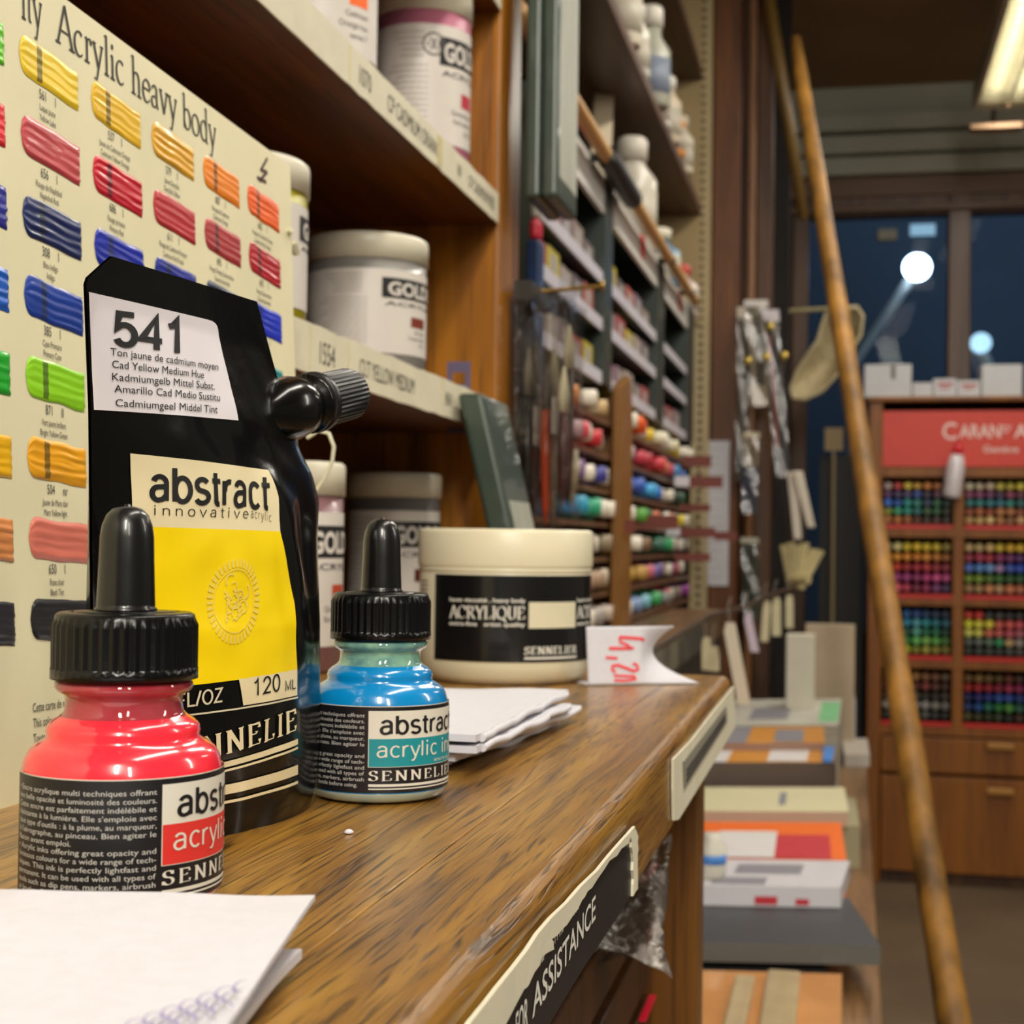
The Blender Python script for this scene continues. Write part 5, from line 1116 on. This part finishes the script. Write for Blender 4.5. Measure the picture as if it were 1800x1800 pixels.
for x, y in ((1315, 634), (1346, 628), (1378, 626), (1354, 574)):
    a = P(x, y, y=3.45); mb = MB().tube([(a.x, 3.45, a.z), (a.x - .015, 3.74, a.z)], .0025, 8); mb.lathe([(.0004, 0), (.010, 0), (.010, .006), (.0004, .007)], (a.x, 3.45, a.z), 14, axis=(0, -1, 0))
    mb.build('hook', mat('brass_bright', 'cbb05a', .3, .8), label='brass knobbed hook on the far post %s' % {1315: 'above the navy foot label', 1346: 'between the dark packs', 1378: 'at the right edge of the packs', 1354: 'near the white header'}[x], cat='hook', group='brass hooks on the far post')
# fan of pale sticks
t = thing('stick_bundle', 'fan of pale cream wooden sticks hanging beside the far post', 'stick bundle', P(1395, 1030, y=3.5), 0)
o = P(1390, 1034, y=3.5)
for i in range(9):
    e = P(1374 + 9*i, 958 - 3*(i % 3) + (0, 0, 0, 0, 0, 2, 6, 10, 16)[i], y=3.5 - .004*i); s_ = V((o.x + .003*i, 3.5 - .004*i, o.z))
    MB().tube([s_, s_.lerp(e, .5), e], .007, 8, 0, .005).build('stick', mat('pale_stick', 'd6c794', .5, var=.08, vscale=40), t)
MB().tube([V((o.x - .004, 3.487, o.z + .02)), V((o.x + .04, 3.46, o.z + .022))], .012, 10).build('band', mat('pale_stick_band', 'bfae80', .6), t)
# pale shell shaped hat on its rod
rd = MB(); a = P(1390, 548, y=4.2); b = P(1508, 540, y=4.2)
xr = P(1386, 548, y=3.86).x - .01
rd.tube([(a.x - .05, 4.2, a.z), (b.x, 4.2, b.z)], .006, 8); rd.tube([(a.x - .05, 4.2, a.z), (a.x - .05, 3.861, a.z)], .006, 8)
rd.build('rod', mat('pale_rod', '9a8f68', .5), label='pale rod holding the beige hat before the window', cat='rod')
ht = MB(); OUT = [(1505, 540), (1516, 556), (1512, 590), (1490, 625), (1470, 660), (1445, 688), (1415, 702), (1394, 700), (1389, 684), (1400, 655), (1420, 625), (1437, 600), (1444, 575), (1452, 552)]
cc = P(1455, 630, y=4.2)
def hat(u, v):
    k = u * len(OUT); i = int(k) % len(OUT); f = k - int(k); p = V(OUT[i]).lerp(V(OUT[(i+1) % len(OUT)]), f)
    e = P(p.x, p.y, y=4.2); s_ = 1 - (1 - v) ** 1.0; r_ = v
    return V((cc.x + (e.x - cc.x) * r_, 4.2 - .006 + .07 * (1 - r_ ** 2) - .10 * 0, cc.z + (e.z - cc.z) * r_))
ht.grid(hat, 56, 12, 0)
ht.tube([hat(i / 56, 1) for i in range(57)], .004, 8, 0)
ht.build('hat', mat('beige_straw', 'b3a480', .6, var=.15, vscale=50, bump=.3, bscale=160), label='pale beige straw hat hanging from the rod in front of the window', cat='hat', solid=.003)

# ================================================================== LADDER POLES
def pole(name, label, pts, m, cat='pole'):
    vs = [(P(x, y, y=Y), r) for x, y, Y, r in pts]; mb = MB(); n = 14
    p0, p1 = vs[0][0], vs[-1][0]; ax_ = (p1 - p0).normalized()
    L = (p1 - p0).length
    prof = [(.0005, 0)] + [(r * (1 + .05 * math.sin(i*7)), (p - p0).length) for i, (p, r) in enumerate(vs)] + [(.0005, L)]
    mb.lathe(prof, p0, n, axis=ax_)
    return mb.build(name, m, label=label, cat=cat)
bam = mat('bamboo_wood', '8c6224', .55, var=.6, vscale=22, stretch=(1, 1, .35), coat=0)
T_ = (1397, 70, 3.30); B3 = (1677, 1800, 2.05)
pa = P(*T_[:2], y=T_[2]); pb_ = P(*B3[:2], y=B3[2]); d_ = (pb_ - pa); ext = (FZ + .0 - pa.z) / d_.z
mbp = MB(); L = d_.length * ext; prof = [(.0005, 0), (.013, .002)]
for i in range(1, 25): prof.append((0.0150 + .0075 * i / 24 + .0012 * (i % 4 == 0), L * i / 24))
prof.append((.0005, L)); mbp.lathe(prof, pa, 16, axis=d_.normalized()).build('bamboo_pole', bam, label='long brown bamboo pole leaning across the aisle from floor to shelves', cat='pole')
pole('thin_pole', 'thinner shorter pole end leaning behind the long bamboo pole at top', [(1346, -40, 3.52, .0145), (1384, 180, 3.55, .0135), (1412, 385, 3.58, .0115)], mat('thin_pole_wood', '6f5526', .45, var=.12, vscale=14, stretch=(1, 1, .2)))

# ================================================================== PENCIL CABINET AT THE BACK
CY = 4.50
cx0 = P(1528, 710, y=CY).x; ztop_ = P(1600, 706, y=CY).z; cxr = P(1850, 900, y=CY).x
kb = thing('pencil_cabinet', 'tall honey brown pencil cabinet with red sign standing at the back wall', 'cabinet', ((cx0+cxr)/2, CY + .16, FZ))
zp = lambda y: P(1620, y, y=CY).z; xp = lambda x: P(x, 1000, y=CY).x
sd = MB(); sd.box((cx0, CY, FZ), (xp(1550), CY + .30, ztop_)); sd.box((cxr - .03, CY, FZ), (cxr, CY + .30, ztop_)); sd.box((cx0 - .006, CY - .012, ztop_), (cxr, CY + .30, ztop_ + .014))
sd.build('carcass', CABWOOD, kb, bevel=.003)
MB().box((xp(1550), CY + .27, FZ), (cxr - .03, CY + .28, ztop_)).build('back_panel', mat('cabinet_back_dark', '1f140c', .7), kb)
sg = MB(); sg.box((xp(1550), CY + .004, zp(820)), (cxr - .03, CY + .02, zp(722)), 0)
sf_ = plane_fn((xp(1655), CY + .0036, zp(772)), (1, 0, 0), (0, 0, 1))
s_px = xp(1700) - xp(1699)
text(sg, 'C', 0, 0, 32*s_px, sf_, 1, sx=.9, bold=.01); text(sg, 'ARAN', 30*s_px, 3*s_px, 25*s_px, sf_, 1, w=72*s_px, bold=.012); text(sg, "D'", 105*s_px, 12*s_px, 14*s_px, sf_, 1, bold=.01); text(sg, 'A', 126*s_px, 3*s_px, 25*s_px, sf_, 1, bold=.012); text(sg, 'CHE', 148*s_px, 3*s_px, 25*s_px, sf_, 1, w=52*s_px, bold=.012)
text(sg, 'Genève', 72*s_px, -24*s_px, 13*s_px, sf_, 1, w=62*s_px, bold=.01)
sg.build('sign_panel', [mat('sign_red', 'd23a2a', .45), mat('sign_white', 'f0d8d0', .5)], kb, label='red sign panel with white lettering')
dv = MB().box((xp(1675), CY + .004, zp(1290)), (xp(1694), CY + .268, zp(822))).build('divider', CABWOOD, kb, bevel=.002)
shelf_y = [(822, 838), (930, 944), (1052, 1064), (1160, 1174), (1276, 1292)]
shd = MB()
for a, b in shelf_y: MB().box((xp(1550), CY + .002, zp(b)), (cxr - .03, CY + .268, zp(a))).build('shelf', CABWOOD, kb)
for a, b in shelf_y[1:]:
    for xa_, xb_ in ((1551, 1674), (1695, 1838)):
        MB().box((xp(xa_), CY - .001, zp(a)), (xp(xb_), CY + .0015, zp(a - 8))).build('price_strip', mat('price_strip_red', 'c8241e', .4, coat=.3), kb, label='red price strip')
for a, b, hy in ((1296, 1358, 1300), (1364, 1532, 1378)):
    dr = MB().box((xp(1551), CY - .006, zp(b)), (cxr - .032, CY + .2, zp(a))).build('drawer', CABWOOD, kb, bevel=.003)
    MB().box((xp(1736), CY - .022, zp(hy + 12)), (xp(1784), CY - .0065, zp(hy))).build('drawer_handle', wood('pale_handle_wood', '8a5a20', 'a8732e', 'b9853c', 0, 30, .4, .2, .1), dr, bevel=.004)
MB().box((cx0 + .01, CY + .02, FZ), (cxr - .01, CY + .25, zp(1534))).build('plinth', DARKWOOD, kb)
# coloured pencils stored end-on in the eight compartments
ROWC = {(0,0): [['c8b0a8','c83028','d8c030','d8a828','c87818','b86820','a83828'],['5a2a60','3a2a58','4a3a70','2a4a98','3a2a48','5a2848','2a2a38'],['2a68c8','1e58b0','188a88','2a8878','283858','2a6a48','2a5a48'],['8a9a28','2a9a70','1a8a78','1a6a68','385a30','28603a','3a3a28'],['a86828','b87028','a05a28','6a3a20','4a3028','503828','3a2a20']],
 (1,0): [['c8c0a0','d8d088','e0c820','e0c018','e8d028','d8c020','8a7a28'],['d89018','e09818','d88818','c87818','d89028','b87020','a06018'],['b82820','c03020','a82828','a82038','b03030','982838','882030'],['882868','983070','a03878','8a2860','b83a78','c84888','b04078'],['d84868','d85a70','b83858','8a2a50','982a58','7a3a70','4a3058']],
 (2,0): [['1e3868','1e4888','205898','20488a','1e4070','283a60','203050'],['1a68a8','2078b0','2080a0','58a8b8','289098','207888','205868'],['187868','1a6858','206050','58a090','186848','206a50','184838'],['2a7a38','287038','388a40','68b860','78b050','58a048','487838'],['3a6a30','88a828','a8b828','98a038','b0b048','989038','787028']],
 (3,0): [['8a4a38','a05a40','986030','a87838','8a5a38','7a4a30','68503a'],['6a2a28','7a3028','6a3028','5a2a20','803830','5a3028','4a2820'],['3a3028','48382a','403830','504838','383028','302820','403028'],['8a8880','98948a','a09c98','88888a','989490','808078','706c68'],['2a2a2a','3a3a38','302c2a','484848','5a5a58','383838','303030']],
 (0,1): [['d8d0b0','d8c8a8','d0b8a0','d8c840','c8b830','e0d030','c8a828'],['783058','883868','6a2a58','48284a','883050','6a2840','582848'],['186868','207878','1e7078','286a80','188078','185a58','2a6068'],['984828','a85828','984020','b07040','a86838','985030','803820'],['b89058','c8a868','d8b878','b07840','a87848','c89868','a06838']],
 (1,1): [['d0b078','d8c080','d0b070','e0c828','d8a818','e0b820','c89020'],['982840','a02848','b02838','802058','702060','582068','482058'],['4868b8','5080c0','6890c8','a888b8','3a50a8','2048b0','1a3888'],['789828','88a830','587828','386a28','2a5a28','285020','204020'],['987850','a88858','c88858','b89068','c87850','b06848','985838']],
 (2,1): [['d83828','d03028','383838','403a38','302c2c','383432','2c2a2a'],['d8d838','e0d848','e0d040','d86858','d05850','c85058','b04a58'],['c8c860','d0c858','c86858','c05a58','b85060','a85a68','887078'],['505850','606860','58705a','2a8a58','c8a878','989088','707068'],['303430','384038','3a4038','404440','484a44','504a44','383430']],
 (3,1): [['6a4a1a','7a5a28','685020','584018','6a3018','482818','3a2418'],['a82018','b02028','981828','8a1838','982848','801848','781050'],['1a1a58','202068','1a2878','204890','284898','1a3070','4a2868'],['183868','1a4888','186a58','2a7a38','488838','285a48','184858'],['4a4820','3a3a20','283018','384028','20241c','4a3028','2a2218']]}
random.seed(77)
RW_ = ('top', 'second', 'middle', 'fourth', 'bottom'); CP = ('top', 'second', 'third', 'lowest')
pmesh = {}
for (sy, sxn), R_ in ROWC.items():
    xa_, xb_ = ((1552, 1673), (1696, 1822))[sxn]; ya_, yb2 = shelf_y[sy][1] + 8, shelf_y[sy + 1][0] - 9
    for j, row in enumerate(R_):
        for i, cc in enumerate(row):
            x = xp(xa_ + (xb_ - xa_) * (i + .5) / 7); z = zp(ya_ + (yb2 - ya_) * (j + .5) / 5); r = min((xp(xb_) - xp(xa_)) / 15, (zp(ya_) - zp(yb2)) / 10.4) * .97
            if cc not in pmesh:
                y0 = CY + .02; wd_ = (xp(xb_) - xp(xa_)) / 14.05
                mb = MB(); 
                def pr_(k): return [V((x + wd_*math.cos(a*math.pi/3)*k, 0, z + r*1.12*math.sin(a*math.pi/3)*k)) for a in range(6)]
                A_1 = [p + V((0, y0, 0)) for p in pr_(.75)]; A_2 = [p + V((0, y0 + .006, 0)) for p in pr_(1)]; A_3 = [p + V((0, y0 + .17, 0)) for p in pr_(1)]
                b0 = A_1 + A_2 + A_3; F1 = [tuple(range(5, -1, -1)), tuple(range(12, 18))] + [(k + o_, (k+1) % 6 + o_, (k+1) % 6 + 6 + o_, k + 6 + o_) for o_ in (0, 6) for k in range(6)]
                mb.add(b0, F1, 0)
                o = mb.build('coloured_pencil', mat('pencil_%s' % cc, cc, .4, coat=.2), loc=(x, y0, z))
                pmesh[cc] = o
            else:
                o = pmesh[cc].copy(); COL.objects.link(o)
            o.location = (x, CY + .02 + random.uniform(-.006, .012), z)
            props(o, '%s pencil, %s from left in the %s row, %s %s compartment' % (cname(cc), ORD[i], RW_[j], CP[sy], ('left', 'right')[sxn]), 'pencil', 'coloured pencils in the cabinet')
    # slotted inner tray carrying the rows
    tr = MB()
    for j in range(5):
        z = zp(ya_ + (yb2 - ya_) * (j + 1) / 5); tr.box((xp(xa_ - 1), CY + .05, z - .0006), (xp(xb_), CY + .25, z - .0001))
    tr.build('pencil_tray', mat('tray_black', '14110f', .6), kb)
# white boxes on the cabinet
for k, (x0, x1, y0, red, lb) in enumerate(((1520, 1602, 641, 0, 'leftmost large white box on top of the pencil cabinet'), (1604, 1639, 673, 0, 'small plain white box right of the leftmost box on the cabinet'), (1641, 1681, 666, 1, 'small white box with red print, left one of the pair on the cabinet'), (1683, 1723, 669, 1, 'small white box with red print, right one of the pair on the cabinet'), (1726, 1797, 641, 0, 'rightmost large white box on top of the pencil cabinet'))):
    a = P(x0, y0, y=CY + .01); b = P(x1, 702, y=CY + .01); zb_ = ztop_ + .0143
    mb = MB().box((a.x, CY + .01, zb_), (b.x, CY + .14, a.z), 0)
    w_ = b.x - a.x; h_ = a.z - zb_
    if red: mb.box((a.x + w_*.18, CY + .0094, zb_ + h_*.62), (b.x - w_*.15, CY + .01, zb_ + h_*.78), 1); mb.box((a.x + w_*.3, CY + .0094, zb_ + h_*.42), (b.x - w_*.3, CY + .01, zb_ + h_*.50), 1)
    if k == 0: mb.box((a.x + w_*.56, CY + .0094, zb_ + h_*.55), (a.x + w_*.66, CY + .01, zb_ + h_*.98), 2)
    mb.build('white_box', [mat('box_white', 'c9c9cc', .5), mat('box_red_print', 'b03a3a', .5), mat('box_grey_print', '6a6a66', .5)], label=lb, cat='box', group='white boxes on the cabinet', bevel=.002)
# small white and red bottle hanging on the cabinet divider
t0 = P(1686, 778, y=CY - .03); b0 = P(1672, 876, y=CY - .03); ax_ = (t0 - b0); Lb = ax_.length; ax_.normalize()
t = thing('correction_bottle', 'small white bottle with red cap hanging in front of the red sign', 'bottle', b0)
MB().lathe([(.0005, 0), (.024, .002), (.026, .01), (.026, Lb*.55), (.018, Lb*.78), (.0005, Lb*.78)], b0, 18, axis=ax_).build('body', mat('bottle_white_glossy', 'd8d0d4', .2, coat=.6), t)
MB().lathe([(.014, Lb*.78), (.014, Lb*.9), (.006, Lb*.99), (.0005, Lb)], b0, 16, axis=ax_).build('cap', mat('cap_red', 'd8202e', .3, coat=.4), t)
pk = MB().tube([t0 + V((0, .005, 0)), V((t0.x, CY + .003, t0.z + .004))], .003, 6).build('hanger', BLACKPLASTIC, t)
# beige card and dark folders in the shade left of the cabinet
a = P(1450, 752, y=4.6); b = P(1482, 792, y=4.6)
MB().box((a.x, 4.6, b.z), (b.x, 4.604, a.z)).box(((a.x+b.x)/2 - .004, 4.603, -.2), ((a.x+b.x)/2 + .004, 4.612, a.z)).build('card_stand', mat('dim_beige_card', '8a7550', .6), label='small beige card on a stalk in the dark gap left of the pencil cabinet', cat='card')
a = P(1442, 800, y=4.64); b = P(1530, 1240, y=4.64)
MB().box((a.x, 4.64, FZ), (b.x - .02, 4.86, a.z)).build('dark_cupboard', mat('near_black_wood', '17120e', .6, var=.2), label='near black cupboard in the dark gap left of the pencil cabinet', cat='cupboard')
